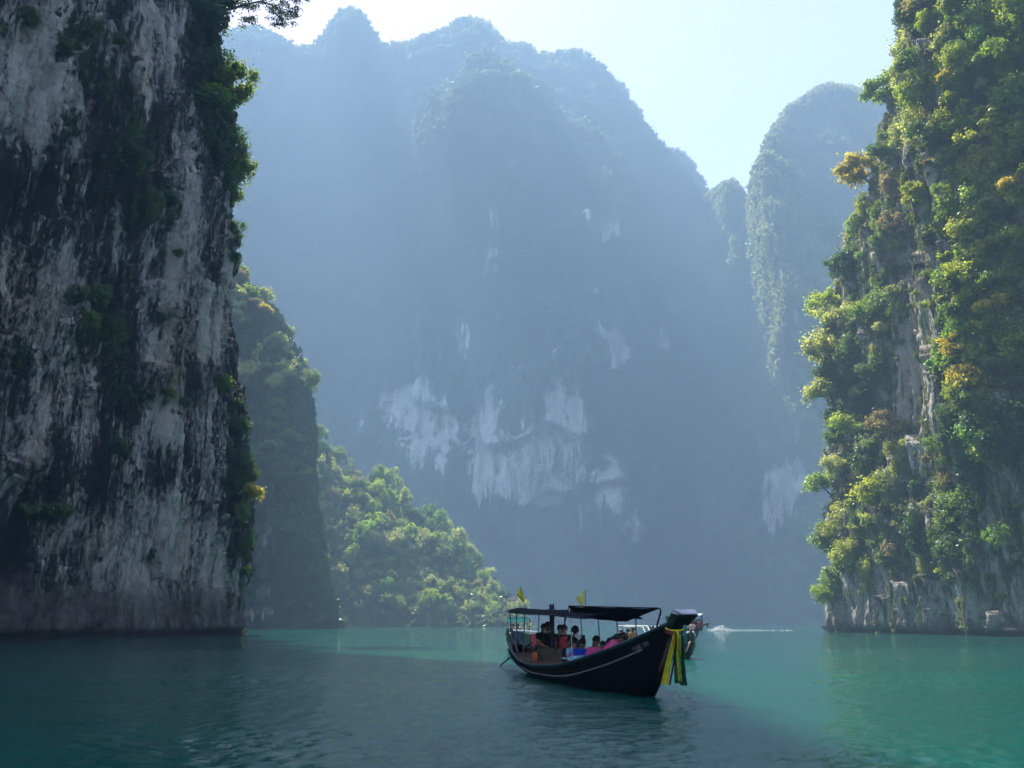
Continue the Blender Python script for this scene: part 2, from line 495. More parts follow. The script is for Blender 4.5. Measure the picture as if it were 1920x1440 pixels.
def cliff(name, plan, spacing, H, dz, disp, pale, tan, mat, label, zfine=None):
    """a closed massif: plan outline (counter-clockwise seen from above outward = right of travel), pushed in and out by disp"""
    pts = []
    sp_ = []
    n = len(plan)
    for i in range(n):
        p0, p1, p2, p3 = [np.array(plan[(i + k) % n], float) for k in (-1, 0, 1, 2)]
        ln = np.linalg.norm(p2 - p1)
        m = max(2, int(ln / spacing[i]))
        for k in range(m):
            t = k / m
            # centripetal-like Catmull-Rom with low tension
            a = 0.5 * ((2 * p1) + (-p0 + p2) * t * 0.9 + (2 * p0 - 5 * p1 + 4 * p2 - p3) * t * t * 1.0 + (-p0 + 3 * p1 - 3 * p2 + p3) * t ** 3)
            lin = p1 * (1 - t) + p2 * t
            pts.append(0.45 * a + 0.55 * lin)
    pl = np.array(pts)
    nx = np.roll(pl, -1, 0) - np.roll(pl, 1, 0)
    nrm = np.stack([nx[:, 1], -nx[:, 0]], 1); nrm /= np.linalg.norm(nrm, axis=1)[:, None] + 1e-9
    for _ in range(25): nrm = (np.roll(nrm, 1, 0) + nrm * 2 + np.roll(nrm, -1, 0)) / 4
    nrm /= np.linalg.norm(nrm, axis=1)[:, None]
    zs = np.concatenate([[-1.6], np.arange(-0.6, H, dz)])
    X = pl[None, :, 0] + 0 * zs[:, None]; Y = pl[None, :, 1] + 0 * zs[:, None]; Z = zs[:, None] + 0 * pl[None, :, 0]
    NX = nrm[None, :, 0] + 0 * Z; NY = nrm[None, :, 1] + 0 * Z
    d, dx, ddz = disp(X, Y, Z)
    X = X + NX * d + dx; Y = Y + NY * d; Z = Z + ddz
    cx, cyy = pl[:, 0].mean(), pl[:, 1].mean()
    rows = [np.stack([X, Y, Z], -1)]
    top = rows[0][-1]
    for k, (s, up) in enumerate(((0.97, 1.5), (0.9, 4), (0.7, 8), (0.35, 11), (0.02, 12))):
        q = top.copy(); q[:, 0] = cx + (q[:, 0] - cx) * s; q[:, 1] = cyy + (q[:, 1] - cyy) * s; q[:, 2] = H + up + noise(q[:, 0] * .1, q[:, 1] * .1, 0) * 2
        rows.append(q[None])
    G = np.concatenate(rows, 0)
    nr, nc = G.shape[:2]
    v = G.reshape(-1, 3)
    f = grid_faces(nr, nc, True)
    me = make_mesh(name, v, f, True)
    ppx, ppy = proj(v[:, 0], v[:, 1], v[:, 2])
    front = v[:, 1] > 5
    set_attr(me, 'pale', blobs(ppx, ppy, pale) * front)
    set_attr(me, 'tan', blobs(ppx, ppy, tan) * front)
    o = add_obj(name, me, mat)
    tag(o, label, None, None, 'structure')
    return Ground(me, v, f)

def ridge(name, sky, Yb, Yc, prof, ncol, nrow, disp, pale, mat, label, back=140):
    """a mountain: skyline, foot and flank at their own distances, then down its far side"""
    sx = np.array([s[0] for s in sky], float); sy = np.array([s[1] for s in sky], float)
    pxs = np.linspace(sx[0], sx[-1], ncol)
    pys = np.interp(pxs, sx, sy)
    yb = np.interp(pxs, *zip(*Yb)) if hasattr(Yb, '__len__') else np.full(ncol, Yb)
    yc = np.interp(pxs, *zip(*Yc)) if hasattr(Yc, '__len__') else np.full(ncol, Yc)
    v_ = (720 - pys) / F; u_ = (pxs - 960) / F
    k = yc / (cp - v_ * sp)
    xc = u_ * k; zc = CH + (sp + v_ * cp) * k
    tanaz = xc / yc
    t = np.linspace(0, 1, nrow)
    pt, pd, pg = zip(*prof)
    d = np.interp(t, pt, pd)[:, None]; g = np.interp(t, pt, pg)[:, None]
    for _ in range(2):
        d[1:-1] = (d[:-2] + 2 * d[1:-1] + d[2:]) / 4; g[1:-1] = (g[:-2] + 2 * g[1:-1] + g[2:]) / 4
    Y = yb[None, :] + (yc - yb)[None, :] * d
    Z = -2 + (zc + 2)[None, :] * g
    TA = tanaz[None, :] + 0 * Y
    fade = np.sin(np.clip(t, 0, 1) * math.pi)[:, None] ** 0.5 * (t < 1)[:, None]
    PX = pxs[None, :] + 0 * Y
    dd, dx = disp(TA * Y, Y, Z, PX)
    Y2 = Y - dd * fade
    X2 = TA * Y2 + dx * fade
    lim = CH + (zc - CH)[None, :] * Y2 / yc[None, :] - 3.0 * (t < 1)[:, None]
    Z = np.where(t[:, None] > .4, np.minimum(Z, lim), Z)
    rows = [np.stack([X2, Y2, Z], -1)]
    for s in (0.15, 0.4, 0.7, 1.0):
        yy = yc + back * s; zz = -2 + (zc + 2) * (1 - s) ** 0.8 if s < 1 else np.full(ncol, -2.0)
        rows.append(np.stack([tanaz * yy, yy, zz], -1)[None])
    G = np.concatenate(rows, 0)
    nr, nc = G.shape[:2]
    v = G.reshape(-1, 3)
    f = grid_faces(nr, nc)
    me = make_mesh(name, v, f, True)
    ppx, ppy = proj(v[:, 0], v[:, 1], v[:, 2])
    pal = blobs(ppx, ppy, pale)
    set_attr(me, 'pale', pal); set_attr(me, 'tan', pal * 0.15)
    o = add_obj(name, me, mat)
    tag(o, label, None, None, 'structure')
    gr = Ground(me, v, f); gr.pale = pal; gr.nfront = nrow * ncol
    return gr

def scatter(name, pos, scl, rot, sources, mat, label):
    """ground cover nobody could count: one object, leafy sprays set out over its points"""
    n = len(pos)
    me = bpy.data.meshes.new(name)
    me.vertices.add(n); me.vertices.foreach_set('co', np.asarray(pos, np.float32).ravel())
    a = me.attributes.new('scl', 'FLOAT_VECTOR', 'POINT'); a.data.foreach_set('vector', np.asarray(scl, np.float32).ravel())
    a = me.attributes.new('rot', 'FLOAT_VECTOR', 'POINT'); a.data.foreach_set('vector', np.asarray(rot, np.float32).ravel())
    me.update()
    o = bpy.data.objects.new(name, me); C.objects.link(o)
    col = bpy.data.collections.new(name + '_sprays')
    for i, s in enumerate(sources):
        s2 = s.copy(); s2.materials.clear(); s2.materials.append(mat)
        so = bpy.data.objects.new('leaf_spray', s2); col.objects.link(so)
    ng = bpy.data.node_groups.new(name, 'GeometryNodeTree')
    ng.interface.new_socket('Geometry', in_out='INPUT', socket_type='NodeSocketGeometry')
    ng.interface.new_socket('Geometry', in_out='OUTPUT', socket_type='NodeSocketGeometry')
    gi = ng.nodes.new('NodeGroupInput'); go = ng.nodes.new('NodeGroupOutput')
    m2p = ng.nodes.new('GeometryNodeMeshToPoints')
    iop = ng.nodes.new('GeometryNodeInstanceOnPoints')
    ci = ng.nodes.new('GeometryNodeCollectionInfo'); ci.inputs['Collection'].default_value = col
    ci.inputs['Separate Children'].default_value = True; ci.inputs['Reset Children'].default_value = True
    def attr(nm):
        q = ng.nodes.new('GeometryNodeInputNamedAttribute'); q.data_type = 'FLOAT_VECTOR'; q.inputs['Name'].default_value = nm
        return q.outputs[0]
    ri = ng.nodes.new('FunctionNodeRandomValue'); ri.data_type = 'INT'
    ri.inputs[4].default_value = 0; ri.inputs[5].default_value = len(sources) - 1
    ng.links.new(gi.outputs[0], m2p.inputs['Mesh']); ng.links.new(m2p.outputs[0], iop.inputs['Points'])
    ng.links.new(ci.outputs[0], iop.inputs['Instance']); iop.inputs['Pick Instance'].default_value = True
    ng.links.new(ri.outputs[2], iop.inputs['Instance Index'])
    ng.links.new(attr('scl'), iop.inputs['Scale'])
    ng.links.new(attr('rot'), iop.inputs['Rotation'])
    ng.links.new(iop.outputs[0], go.inputs[0])
    md = o.modifiers.new('leaves', 'NODES'); md.node_group = ng
    tag(o, label, None, None, 'stuff')
    return o

def sample_faces(gr, n, rng, weight, limit=None, margin=120):
    """random points of a terrain sheet with their outward normals"""
    f = gr.f if limit is None else gr.f[:limit]
    v = gr.v
    a, b, c, d = v[f[:, 0]], v[f[:, 1]], v[f[:, 2]], v[f[:, 3]]
    cen = (a + b + c + d) / 4
    nr = np.cross(c - a, d - b); ar = np.linalg.norm(nr, axis=1) + 1e-9
    nr = nr / ar[:, None]
    view = cen - np.array([0, 0, CH]); 
    flip = (nr * view).sum(1) > 0
    px, py = proj(cen[:, 0], cen[:, 1], cen[:, 2])
    ok = (px > -margin) & (px < 1920 + margin) & (py > -margin) & (py < 1500)
    w = ar * ok * weight(cen, nr, px, py)
    w = np.clip(w, 0, None)
    idx = rng.choice(len(f), n, p=w / w.sum())
    r1, r2 = rng.random((n, 1)), rng.random((n, 1))
    pos = (a[idx] * (1 - r1) + b[idx] * r1) * (1 - r2) + (d[idx] * (1 - r1) + c[idx] * r1) * r2
    return pos, nr[idx]

# ================================================================== THE LARGE STRUCTURE
def trace_x(lst, Y, x0):
    zz, xx = [], []
    for px, py in lst:
        p = P(px, py, Y); zz.append(p.z); xx.append(p.x - x0)
    i = np.argsort(zz)
    return np.array(zz)[i], np.array(xx)[i]

def saw(s): return s - np.floor(s)

# ---- near cliff in the shade, on the left of the channel
LZ, LX = trace_x([(457, 1189), (452, 1100), (462, 950), (448, 850), (436, 750), (420, 680), (424, 600), (436, 500), (440, 400), (430, 300), (420, 200), (404, 100), (388, 0)], 121, -35.4)
LZ = np.append(LZ, [150.0, 210.0]); LX = np.append(LX, [-6.0, -6.0])     # unseen above the frame: leaned out to place its shadow on the water
def disp_left(X, Y, Z):
    d = 2.2 * fbm(X * .045, Y * .045, Z * .025, 3, 1)
    rib = noise(X * .30, Y * .30, Z * .028, 3); rib2 = noise(X * .8, Y * .8, Z * .07, 4)
    d += 1.5 * (0.45 - np.abs(rib)) + 0.55 * (0.4 - np.abs(rib2))
    s = saw(Z * .055 + fbm(X * .07, Y * .07, Z * .02, 3, 6) * 1.8)
    d += 1.7 * s ** 1.6 - 0.6
    s2 = saw(Z * .16 + fbm(X * .2, Y * .2, Z * .06, 3, 9) * 2.2)
    d += 0.55 * s2 ** 1.5
    d += 0.8 * fbm(X * .5, Y * .5, Z * .28, 4, 11) + 0.28 * fbm(X * 1.9, Y * 1.9, Z * 1.0, 2, 15)
    d -= 0.9 * np.exp(-(noise(X * .22, Y * .22, Z * .03, 17) / .07) ** 2) * sstep(6, 14, Z)
    flat = sstep(9, 3, Z)
    d = d * (1 - 0.4 * flat) + 0.5 * flat - 0.55 * sstep(1.1, 0.3, Z)
    dx = np.interp(Z, LZ, LX) - 0.6
    return d, dx, 0.0
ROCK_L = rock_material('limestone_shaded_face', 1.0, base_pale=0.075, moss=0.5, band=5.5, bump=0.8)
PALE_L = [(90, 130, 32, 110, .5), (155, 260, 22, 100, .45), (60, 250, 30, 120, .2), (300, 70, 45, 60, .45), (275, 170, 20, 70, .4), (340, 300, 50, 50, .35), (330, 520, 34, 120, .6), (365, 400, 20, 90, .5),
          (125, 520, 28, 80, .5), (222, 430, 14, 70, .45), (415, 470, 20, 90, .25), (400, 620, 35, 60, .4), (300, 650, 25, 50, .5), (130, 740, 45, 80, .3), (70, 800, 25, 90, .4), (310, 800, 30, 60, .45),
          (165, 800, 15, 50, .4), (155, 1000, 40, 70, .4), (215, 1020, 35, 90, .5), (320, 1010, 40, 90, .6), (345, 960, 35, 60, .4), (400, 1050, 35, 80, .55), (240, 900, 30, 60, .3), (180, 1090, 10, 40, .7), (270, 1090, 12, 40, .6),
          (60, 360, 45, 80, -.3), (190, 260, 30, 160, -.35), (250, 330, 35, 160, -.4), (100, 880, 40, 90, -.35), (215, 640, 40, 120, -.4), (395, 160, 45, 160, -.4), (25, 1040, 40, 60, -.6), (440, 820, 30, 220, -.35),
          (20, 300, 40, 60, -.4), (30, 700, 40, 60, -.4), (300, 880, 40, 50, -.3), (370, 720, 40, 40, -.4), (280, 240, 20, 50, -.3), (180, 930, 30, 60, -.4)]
TAN_L = [(40, 570, 55, 70, .8), (290, 300, 16, 60, .9), (270, 130, 12, 60, .6), (335, 680, 55, 45, .8), (65, 880, 20, 90, .6), (20, 470, 30, 60, .5), (310, 600, 14, 60, .5), (100, 760, 30, 60, .5)]
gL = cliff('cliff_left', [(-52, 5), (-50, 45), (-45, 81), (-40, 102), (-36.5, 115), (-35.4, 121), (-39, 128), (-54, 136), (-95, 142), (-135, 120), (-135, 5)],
           [4, .5, .2, .2, .2, .35, 1.2, 4, 8, 10, 12], 153, 0.24, disp_left, PALE_L, TAN_L, ROCK_L, 'sheer limestone cliff in shade, streaked black, grey and white')  # unseen upper height set for how far the shadow reaches

# ---- near cliff in the sun, on the right of the channel
RZ, RX = trace_x([(1558, 1183), (1560, 1100), (1562, 950), (1568, 850), (1560, 690), (1565, 600), (1580, 540), (1600, 450), (1650, 300), (1690, 160), (1715, 0), (1740, -120), (1770, -260)], 151, 52.5)
def disp_right(X, Y, Z):
    d = 2.0 * fbm(X * .06, Y * .06, Z * .03, 3, 21)
    rib = noise(X * .33, Y * .33, Z * .035, 23); rib2 = noise(X * .9, Y * .9, Z * .09, 24)
    d += 1.6 * (0.45 - np.abs(rib)) + 0.7 * (0.4 - np.abs(rib2))
    s = saw(Z * .06 + fbm(X * .08, Y * .08, Z * .02, 3, 26) * 1.8)
    d += 2.2 * s ** 1.6 - 0.8
    d += 0.7 * fbm(X * .5, Y * .5, Z * .3, 4, 31) + 0.2 * fbm(X * 1.9, Y * 1.9, Z * 1.1, 2, 35)
    fl = noise(X * .8, Y * .8, Z * .03, 61)
    under = sstep(19 + 2.5 * fl, 27 + 2.5 * fl, Z)
    d += 4.2 * np.exp(-((Y - 106) / 9.0) ** 4) * under + 1.2 * np.exp(-((Y - 108) / 7.0) ** 2) * sstep(40, 60, Z)
    d -= 2.6 * np.exp(-((Y - 125) / 4.5) ** 2) * sstep(12, 40, Z) 
    d -= 0.6 * sstep(1.0, 0.2, Z)
    dx = np.interp(Z, RZ, RX) * np.interp(Y, [95, 120, 151], [0.25, 0.5, 1.0]) + 0.3
    return d, dx, 0.0
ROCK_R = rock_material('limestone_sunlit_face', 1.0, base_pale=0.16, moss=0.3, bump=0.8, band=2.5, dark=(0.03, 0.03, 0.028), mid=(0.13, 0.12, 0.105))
PALE_R = [(1705, 690, 26, 110, .55), (1700, 900, 12, 90, .4), (1690, 620, 14, 60, .3), (1760, 1080, 12, 80, .5), (1850, 1140, 60, 60, .25), (1590, 1120, 25, 60, .3), (1620, 1150, 15, 50, .3), (1735, 330, 20, 60, .25), (1880, 960, 40, 120, .3), (1800, 1120, 30, 50, .2)]
TAN_R = [(1710, 720, 26, 60, .9), (1880, 900, 45, 160, .6), (1600, 1150, 40, 50, .4), (1880, 1120, 50, 60, .4), (1700, 600, 30, 60, .4)]
gR = cliff('cliff_right', [(95, 175), (66, 164), (54.5, 157), (52.5, 151), (54.5, 135), (56.3, 120), (58, 104), (61, 80), (66, 50), (74, 10), (150, 10), (160, 160)],
           [4, 1.0, .35, .24, .22, .22, .3, .9, 3, 8, 12, 12], 112, 0.28, disp_right, PALE_R, TAN_R, ROCK_R, 'sheer overgrown limestone cliff catching the sun beside the water')

# stone drips hanging from the undercut of the near buttress
_r = random.Random(21); right_cliff = bpy.data.objects['cliff_right']
for i in range(26):
    h_ = gR.hit(_r.uniform(1805, 1930), _r.uniform(800, 985))
    if h_ is None: continue
    ln = _r.uniform(1.2, 4.0); r0 = _r.uniform(.18, .5); q = h_[0] + Vector((.1, .0, .6))
    pts = [q + Vector((_r.uniform(-.08, .08), _r.uniform(-.08, .08), -ln * k / 6)) for k in range(7)]
    MB().tube(pts, [r0 * (1 - k / 6.5) * (1 + .25 * _r.uniform(-1, 1)) for k in range(7)], 7).build('stalactite', ROCK_R, right_cliff, True)

# ---- wooded buttress behind the shaded cliff
def mk_disp(seed, A, rib=0.25, scale=1.0, terr=1.0):
    def f(X, Y, Z, PX):
        q = 1 / scale
        d = A * fbm(X * .012 * q, Y * .012 * q, Z * .008 * q, 3, seed) + A * 0.55 * (0.4 - np.abs(noise(X * .035 * q, Y * .02 * q, Z * .009 * q, seed + 3)))
        s = saw(Z * .018 * q + fbm(X * .015 * q, Y * .015 * q, Z * .008, 3, seed + 5) * 1.6)
        d = d - terr * (A * 0.45 * (s ** 1.5) - A * 0.2)
        d = d + A * rib * (0.4 - np.abs(noise(X * .13 * q, Y * .1 * q, Z * .018 * q, seed + 7))) + A * 0.12 * fbm(X * .2 * q, Y * .2 * q, Z * .12 * q, 3, seed + 9)
        return d, A * 0.35 * fbm(Y * .02 * q, X * .02 * q, Z * .02 * q, 2, seed + 20)
    return f
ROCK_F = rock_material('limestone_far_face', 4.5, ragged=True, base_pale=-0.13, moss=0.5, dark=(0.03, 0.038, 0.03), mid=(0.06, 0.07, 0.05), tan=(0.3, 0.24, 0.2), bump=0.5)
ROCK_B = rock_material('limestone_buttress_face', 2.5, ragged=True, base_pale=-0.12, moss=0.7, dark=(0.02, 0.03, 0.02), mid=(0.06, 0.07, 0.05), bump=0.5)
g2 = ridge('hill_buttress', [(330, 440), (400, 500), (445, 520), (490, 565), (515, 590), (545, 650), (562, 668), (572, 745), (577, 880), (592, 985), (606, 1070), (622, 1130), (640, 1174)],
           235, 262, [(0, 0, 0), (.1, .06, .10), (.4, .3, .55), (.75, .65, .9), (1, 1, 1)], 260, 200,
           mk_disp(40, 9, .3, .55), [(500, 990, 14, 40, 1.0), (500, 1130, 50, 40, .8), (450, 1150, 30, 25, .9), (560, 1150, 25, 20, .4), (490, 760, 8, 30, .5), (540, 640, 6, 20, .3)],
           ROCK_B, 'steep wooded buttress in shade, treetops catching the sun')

# ---- low wooded hill in the sun
g4 = ridge('hill', [(540, 795), (560, 812), (600, 845), (640, 888), (665, 915), (700, 912), (745, 930), (780, 990), (830, 1005), (870, 1040), (900, 1080), (930, 1095), (945, 1125), (972, 1150), (995, 1174)],
           290, [(540, 350), (800, 345), (1000, 300)], [(0, 0, 0), (.06, .03, .04), (.4, .35, .42), (.75, .68, .82), (1, 1, 1)], 260, 140,
           mk_disp(70, 6, .5, .45, 0.0), [], ROCK_B, 'low wooded hill rising from the water in sunlight', 70)

# ---- the great mountain
PALE_M = [(1240, 640, 18, 30, .6), (1210, 760, 14, 26, .6), (1265, 480, 12, 26, .5), (1120, 480, 20, 30, .5), (1000, 450, 12, 26, .5), (930, 400, 12, 30, .5), (820, 500, 10, 22, .5), (780, 600, 12, 20, .5), (1090, 880, 16, 30, .7), (1225, 900, 14, 34, .6), (700, 560, 12, 22, .4), (1300, 760, 10, 24, .5), (1000, 850, 110, 85, .24), (800, 790, 80, 70, .26), (1160, 920, 50, 90, .22), (1130, 640, 50, 70, .2), (735, 760, 22, 40, .9), (785, 760, 38, 60, 1.15), (800, 830, 38, 50, .9), (835, 800, 26, 50, .8), (920, 770, 22, 50, .8), (900, 860, 40, 70, .95), (950, 890, 46, 60, 1.0), (1000, 870, 40, 70, 1.0), (1055, 770, 36, 60, 1.15),
          (1085, 790, 18, 50, .8), (1030, 920, 44, 28, .9), (1145, 900, 26, 44, 1.0), (1185, 990, 16, 34, .9), (1160, 920, 20, 40, .7), (1162, 660, 20, 36, .95), (1145, 615, 18, 26, .8), (1180, 680, 12, 24, .6), (1030, 560, 16, 34, .7), (1015, 545, 10, 20, .5),
          (868, 630, 16, 40, .85), (905, 620, 8, 20, .7), (915, 490, 20, 44, .75), (845, 560, 14, 14, .6), (1095, 410, 13, 30, .6), (1145, 435, 22, 30, .55), (970, 680, 18, 26, .6), (990, 670, 10, 20, .5), (685, 800, 13, 14, .8), (830, 870, 14, 24, .6),
          (565, 590, 22, 34, .35), (640, 560, 10, 20, .3), (880, 90, 14, 22, .5), (905, 95, 8, 20, .4), (1060, 620, 8, 20, .5), (1190, 520, 7, 14, .6), (1040, 660, 12, 10, .5), (1110, 350, 6, 10, .4), (1085, 970, 8, 26, .5), (1230, 560, 6, 10, .4)]
SKY_M = [(330, 80), (420, 70), (455, 62), (480, 60), (505, 68), (545, 96), (560, 98), (590, 98), (616, 68), (636, 38), (652, 24), (666, 30), (684, 56), (708, 96), (745, 92), (785, 88), (800, 74), (835, 66), (875, 40), (905, 48), (928, 72), (945, 92), (985, 90), (1000, 112), (1035, 110),
         (1078, 104), (1100, 112), (1125, 130), (1155, 158), (1185, 205), (1205, 240), (1240, 287), (1270, 292), (1300, 325), (1318, 358), (1335, 400), (1352, 470), (1372, 600), (1400, 800), (1430, 1000), (1460, 1174)]
def disp_m(X, Y, Z, PX):
    d, dx = mk_disp(81, 44, .25, 1.8)(X, Y, Z, PX)
    # the central spur that comes forward, and its shoulder ledge
    d = d + 70 * np.exp(-((PX - 960) / 200.0) ** 2) * sstep(30, 140, Z) * sstep(560, 440, Z)
    wob = 22 * noise(PX * .022, 0, 0, 88)
    PX = PX + 40 * noise(Z * .012, PX * .01, 0, 89) + 16 * noise(Z * .04, PX * .03, 0, 92) - (Z - 300) * .06
    d = d + 62 * np.exp(-((PX - 905) / 95.0) ** 4) * sstep(545 + wob, 505 + wob, Z) * sstep(150, 420, Z)
    d = d + 16 * np.exp(-((PX - 915) / 60.0) ** 2) * sstep(640 + wob, 612 + wob, Z) * sstep(480, 560, Z)
    d = d + 40 * np.exp(-((PX - 1120) / 50.0) ** 4) * sstep(450 + wob, 415 + wob, Z) * sstep(150, 350, Z)
    d = d + 30 * np.exp(-((PX - 838) / 22.0) ** 4) * sstep(470 + wob, 435 + wob, Z) * sstep(200, 350, Z)
    d = d + 30 * np.exp(-((PX - 1180) / 60.0) ** 2) * sstep(430, 330, Z) * sstep(40, 120, Z)
    return d, dx
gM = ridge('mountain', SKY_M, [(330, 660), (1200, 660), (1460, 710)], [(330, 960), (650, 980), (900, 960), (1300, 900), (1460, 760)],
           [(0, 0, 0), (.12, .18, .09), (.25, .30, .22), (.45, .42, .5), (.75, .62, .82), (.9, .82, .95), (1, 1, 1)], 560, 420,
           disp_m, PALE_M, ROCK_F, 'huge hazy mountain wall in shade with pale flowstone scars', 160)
SKY_N = [(1280, 480), (1300, 415), (1318, 380), (1335, 362), (1355, 350), (1375, 338), (1390, 362), (1400, 392), (1407, 402), (1413, 350), (1424, 312), (1438, 282), (1450, 248), (1470, 224), (1488, 196), (1510, 184), (1530, 170), (1550, 160), (1585, 164), (1620, 172), (1700, 150), (1800, 200), (1900, 300)]
PALE_N = [(1465, 930, 34, 60, .9), (1500, 820, 16, 30, .7), (1430, 830, 10, 24, .6), (1490, 600, 12, 24, .5), (1450, 960, 20, 50, 1.0), (1480, 900, 26, 40, .8), (1440, 920, 14, 30, .6), (1500, 890, 14, 24, .6), (1380, 770, 8, 20, .4), (1450, 430, 6, 20, .4)]
def disp_n(X, Y, Z, PX):
    d, dx = mk_disp(131, 30, .35, 1.3)(X, Y, Z, PX)
    PX = PX + 26 * noise(Z * .02, PX * .015, 0, 95) + 12 * noise(Z * .06, PX * .05, 0, 96)
    r = np.exp(-np.abs((PX - 1440 + (Z - 225) * .12) / 40.0) ** 1.6) * 95 * sstep(60, 180, Z)
    r2 = np.exp(-np.abs((PX - 1352 + (Z - 300) * .1) / 24.0) ** 1.6) * 60 * sstep(180, 260, Z)
    r3 = np.exp(-np.abs((PX - 1520 + (Z - 120) * .1) / 45.0) ** 1.6) * 70 * sstep(20, 70, Z) * sstep(290, 180, Z)
    return d + r + r2 + r3, dx
gN = ridge('mountain_ridge', SKY_N, [(1280, 680), (1395, 640), (1440, 530), (1900, 490)], [(1280, 800), (1395, 770), (1430, 720), (1900, 760)],
           [(0, 0, 0), (.2, .2, .16), (.45, .4, .5), (.75, .66, .82), (.9, .84, .95), (1, 1, 1)], 330, 360,
           disp_n, PALE_N, ROCK_F, 'hazy wooded mountain ridge with sunlit spurs beyond the gap', 150)

# ---- water: one sheet, finer where it is close
def make_water():
    ys = [-1000, -500, -200, -60, 0, 5]
    y = 8.0
    while y < 60: ys.append(y); y += 0.035 + (y - 8) * 0.0055
    while y < 2300: ys.append(y); y *= 1.03
    ys = np.array(ys)
    nc = 620
    u = np.linspace(-1, 1, nc)
    core = 0.92
    W = np.where(ys > 5, ys * 0.64 + 1.2, 4.5)
    au = np.abs(u)[None, :]
    x_in = u[None, :] / core * W[:, None]
    e = np.clip((au - core) / (1 - core), 0, 1)
    x = np.where(au <= core, x_in, np.sign(u)[None, :] * (W[:, None] + (2000 - W[:, None]) * e ** 3))
    Y = ys[:, None] + 0 * x
    amp = sstep(75, 30, np.hypot(x, Y)) * (au <= core) * (Y > 5)
    z = 0.024 * fbm(x * 1.1, Y * 1.7, 0, 3, 201) + 0.020 * noise(x * 3.1, Y * 5.2, 0, 207) + 0.016 * noise(x * .35, Y * .6, 0, 211)
    calm = 0.55 + 0.75 * sstep(-.3, .4, fbm(x * .05, Y * .09, 0, 2, 220))
    z = z * amp * calm * 1.35
    v = np.stack([x, Y, z], -1).reshape(-1, 3)
    me = make_mesh('water', v, grid_faces(*x.shape), True)
    m, t, out = nmat('lake_water')
    b = N(t, 'ShaderNodeBsdfPrincipled')
    b.inputs['IOR'].default_value = 1.333
    b.inputs['Roughness'].default_value = 0.04
    n = nz(t, (1, 1, 1), 0.02, 3)
    L(t, ramp(t, n, [(0.35, (0.004, 0.066, 0.050)), (0.7, (0.006, 0.098, 0.076))]), b.inputs['Base Color'])
    w1 = nz(t, (1.0, 2.1, 1), 2.4, 3, 0.6)
    w3 = nz(t, (1.0, 2.3, 1), 7.0, 3, 0.6, 0.2, (5, 5, 5))
    w2 = nz(t, (1.0, 1.8, 1), 0.35, 4, 0.6, 0.2)
    pat = nz(t, (1.0, 1.6, 1), 0.035, 3, 0.6, 0.3)
    h = mth(t, 'ADD', mth(t, 'MULTIPLY', w1, 0.040), mth(t, 'MULTIPLY', w2, 0.08))
    h = mth(t, 'ADD', h, mth(t, 'MULTIPLY', w3, 0.022))
    bm = N(t, 'ShaderNodeBump'); bm.inputs['Distance'].default_value = 1.0
    L(t, ramp(t, pat, [(0.38, 0.4), (0.60, 1.15)]), bm.inputs['Strength'])
    L(t, h, bm.inputs['Height']); L(t, bm.outputs[0], b.inputs['Normal'])
    L(t, b.outputs[0], out.inputs[0])
    o = add_obj('water', me, m)
    tag(o, 'calm teal lake water with small ripples filling the channel', None, None, 'structure')
make_water()

# ---- the air
hz = MB().box((0, 700, 420), (4400, 3600, 846))
hzm, t_, out_ = nmat('haze_air')
pv = N(t_, 'ShaderNodeVolumePrincipled')
pv.inputs['Color'].default_value = (*HAZE_COLOR, 1)
pv.inputs['Density'].default_value = HAZE_DENSITY
pv.inputs['Anisotropy'].default_value = HAZE_ANISO
L(t_, pv.outputs[0], out_.inputs['Volume'])
ho = hz.build('haze', hzm)
tag(ho, 'pale blue haze filling the valley', None, None, 'stuff')

# ================================================================== VEGETATION: ground cover (uncountable)
def rot_for(nrm, rng):
    return np.stack([rng.uniform(-.25, .25, len(nrm)), rng.uniform(-.25, .25, len(nrm)), rng.uniform(0, 6.28, len(nrm))], 1)
def cover(name, gr, n, w, smin, smax, out, srcs, mat, label, seed, limit=None, tall=1.0, margin=120):
    rng = np.random.default_rng(seed)
    pos, nr = sample_faces(gr, n, rng, w, limit, margin)
    s = smin + (smax - smin) * rng.random(n) ** 2
    pos = pos + nr * (s * out)[:, None]
    scl = np.stack([s, s, s * tall * rng.uniform(.8, 1.3, n)], 1)
    scatter(name, pos, scl, rot_for(nr, rng), srcs, mat, label)
def upness(nr): return np.clip(nr[:, 2], 0, 1)
def face_pale(gr, limit):
    f = gr.f[:limit]
    return gr.pale[f].mean(1)
limM = (420 - 1) * (560 - 1)
pM = face_pale(gM, limM)
cover('mountain_forest', gM, 15000, lambda c, n, px, py: np.exp(-4 * np.clip(pM, 0, 1)) * (0.12 + 1.3 * upness(n) + 1.2 * sstep(-.15, .25, fbm(c[:, 0] * .016, c[:, 1] * .016, c[:, 2] * .012, 3, 5))) * (px > 400), 3.0, 10.0, .3,
      LITE['bush'] + LITE['drape'], M_FOREST, 'dense hazy forest clinging to the huge mountain wall', 11, limM)
limN = (360 - 1) * (330 - 1)
pN = face_pale(gN, limN)
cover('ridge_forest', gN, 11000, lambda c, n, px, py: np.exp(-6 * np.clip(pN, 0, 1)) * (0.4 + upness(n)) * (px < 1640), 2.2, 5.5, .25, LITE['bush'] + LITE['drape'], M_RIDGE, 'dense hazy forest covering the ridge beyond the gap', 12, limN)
lim2 = 199 * 259
p2 = face_pale(g2, lim2)
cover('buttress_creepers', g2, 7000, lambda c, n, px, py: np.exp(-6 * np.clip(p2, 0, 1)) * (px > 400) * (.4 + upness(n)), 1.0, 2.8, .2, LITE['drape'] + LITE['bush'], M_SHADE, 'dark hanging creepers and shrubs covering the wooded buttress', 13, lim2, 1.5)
lim4 = 139 * 259
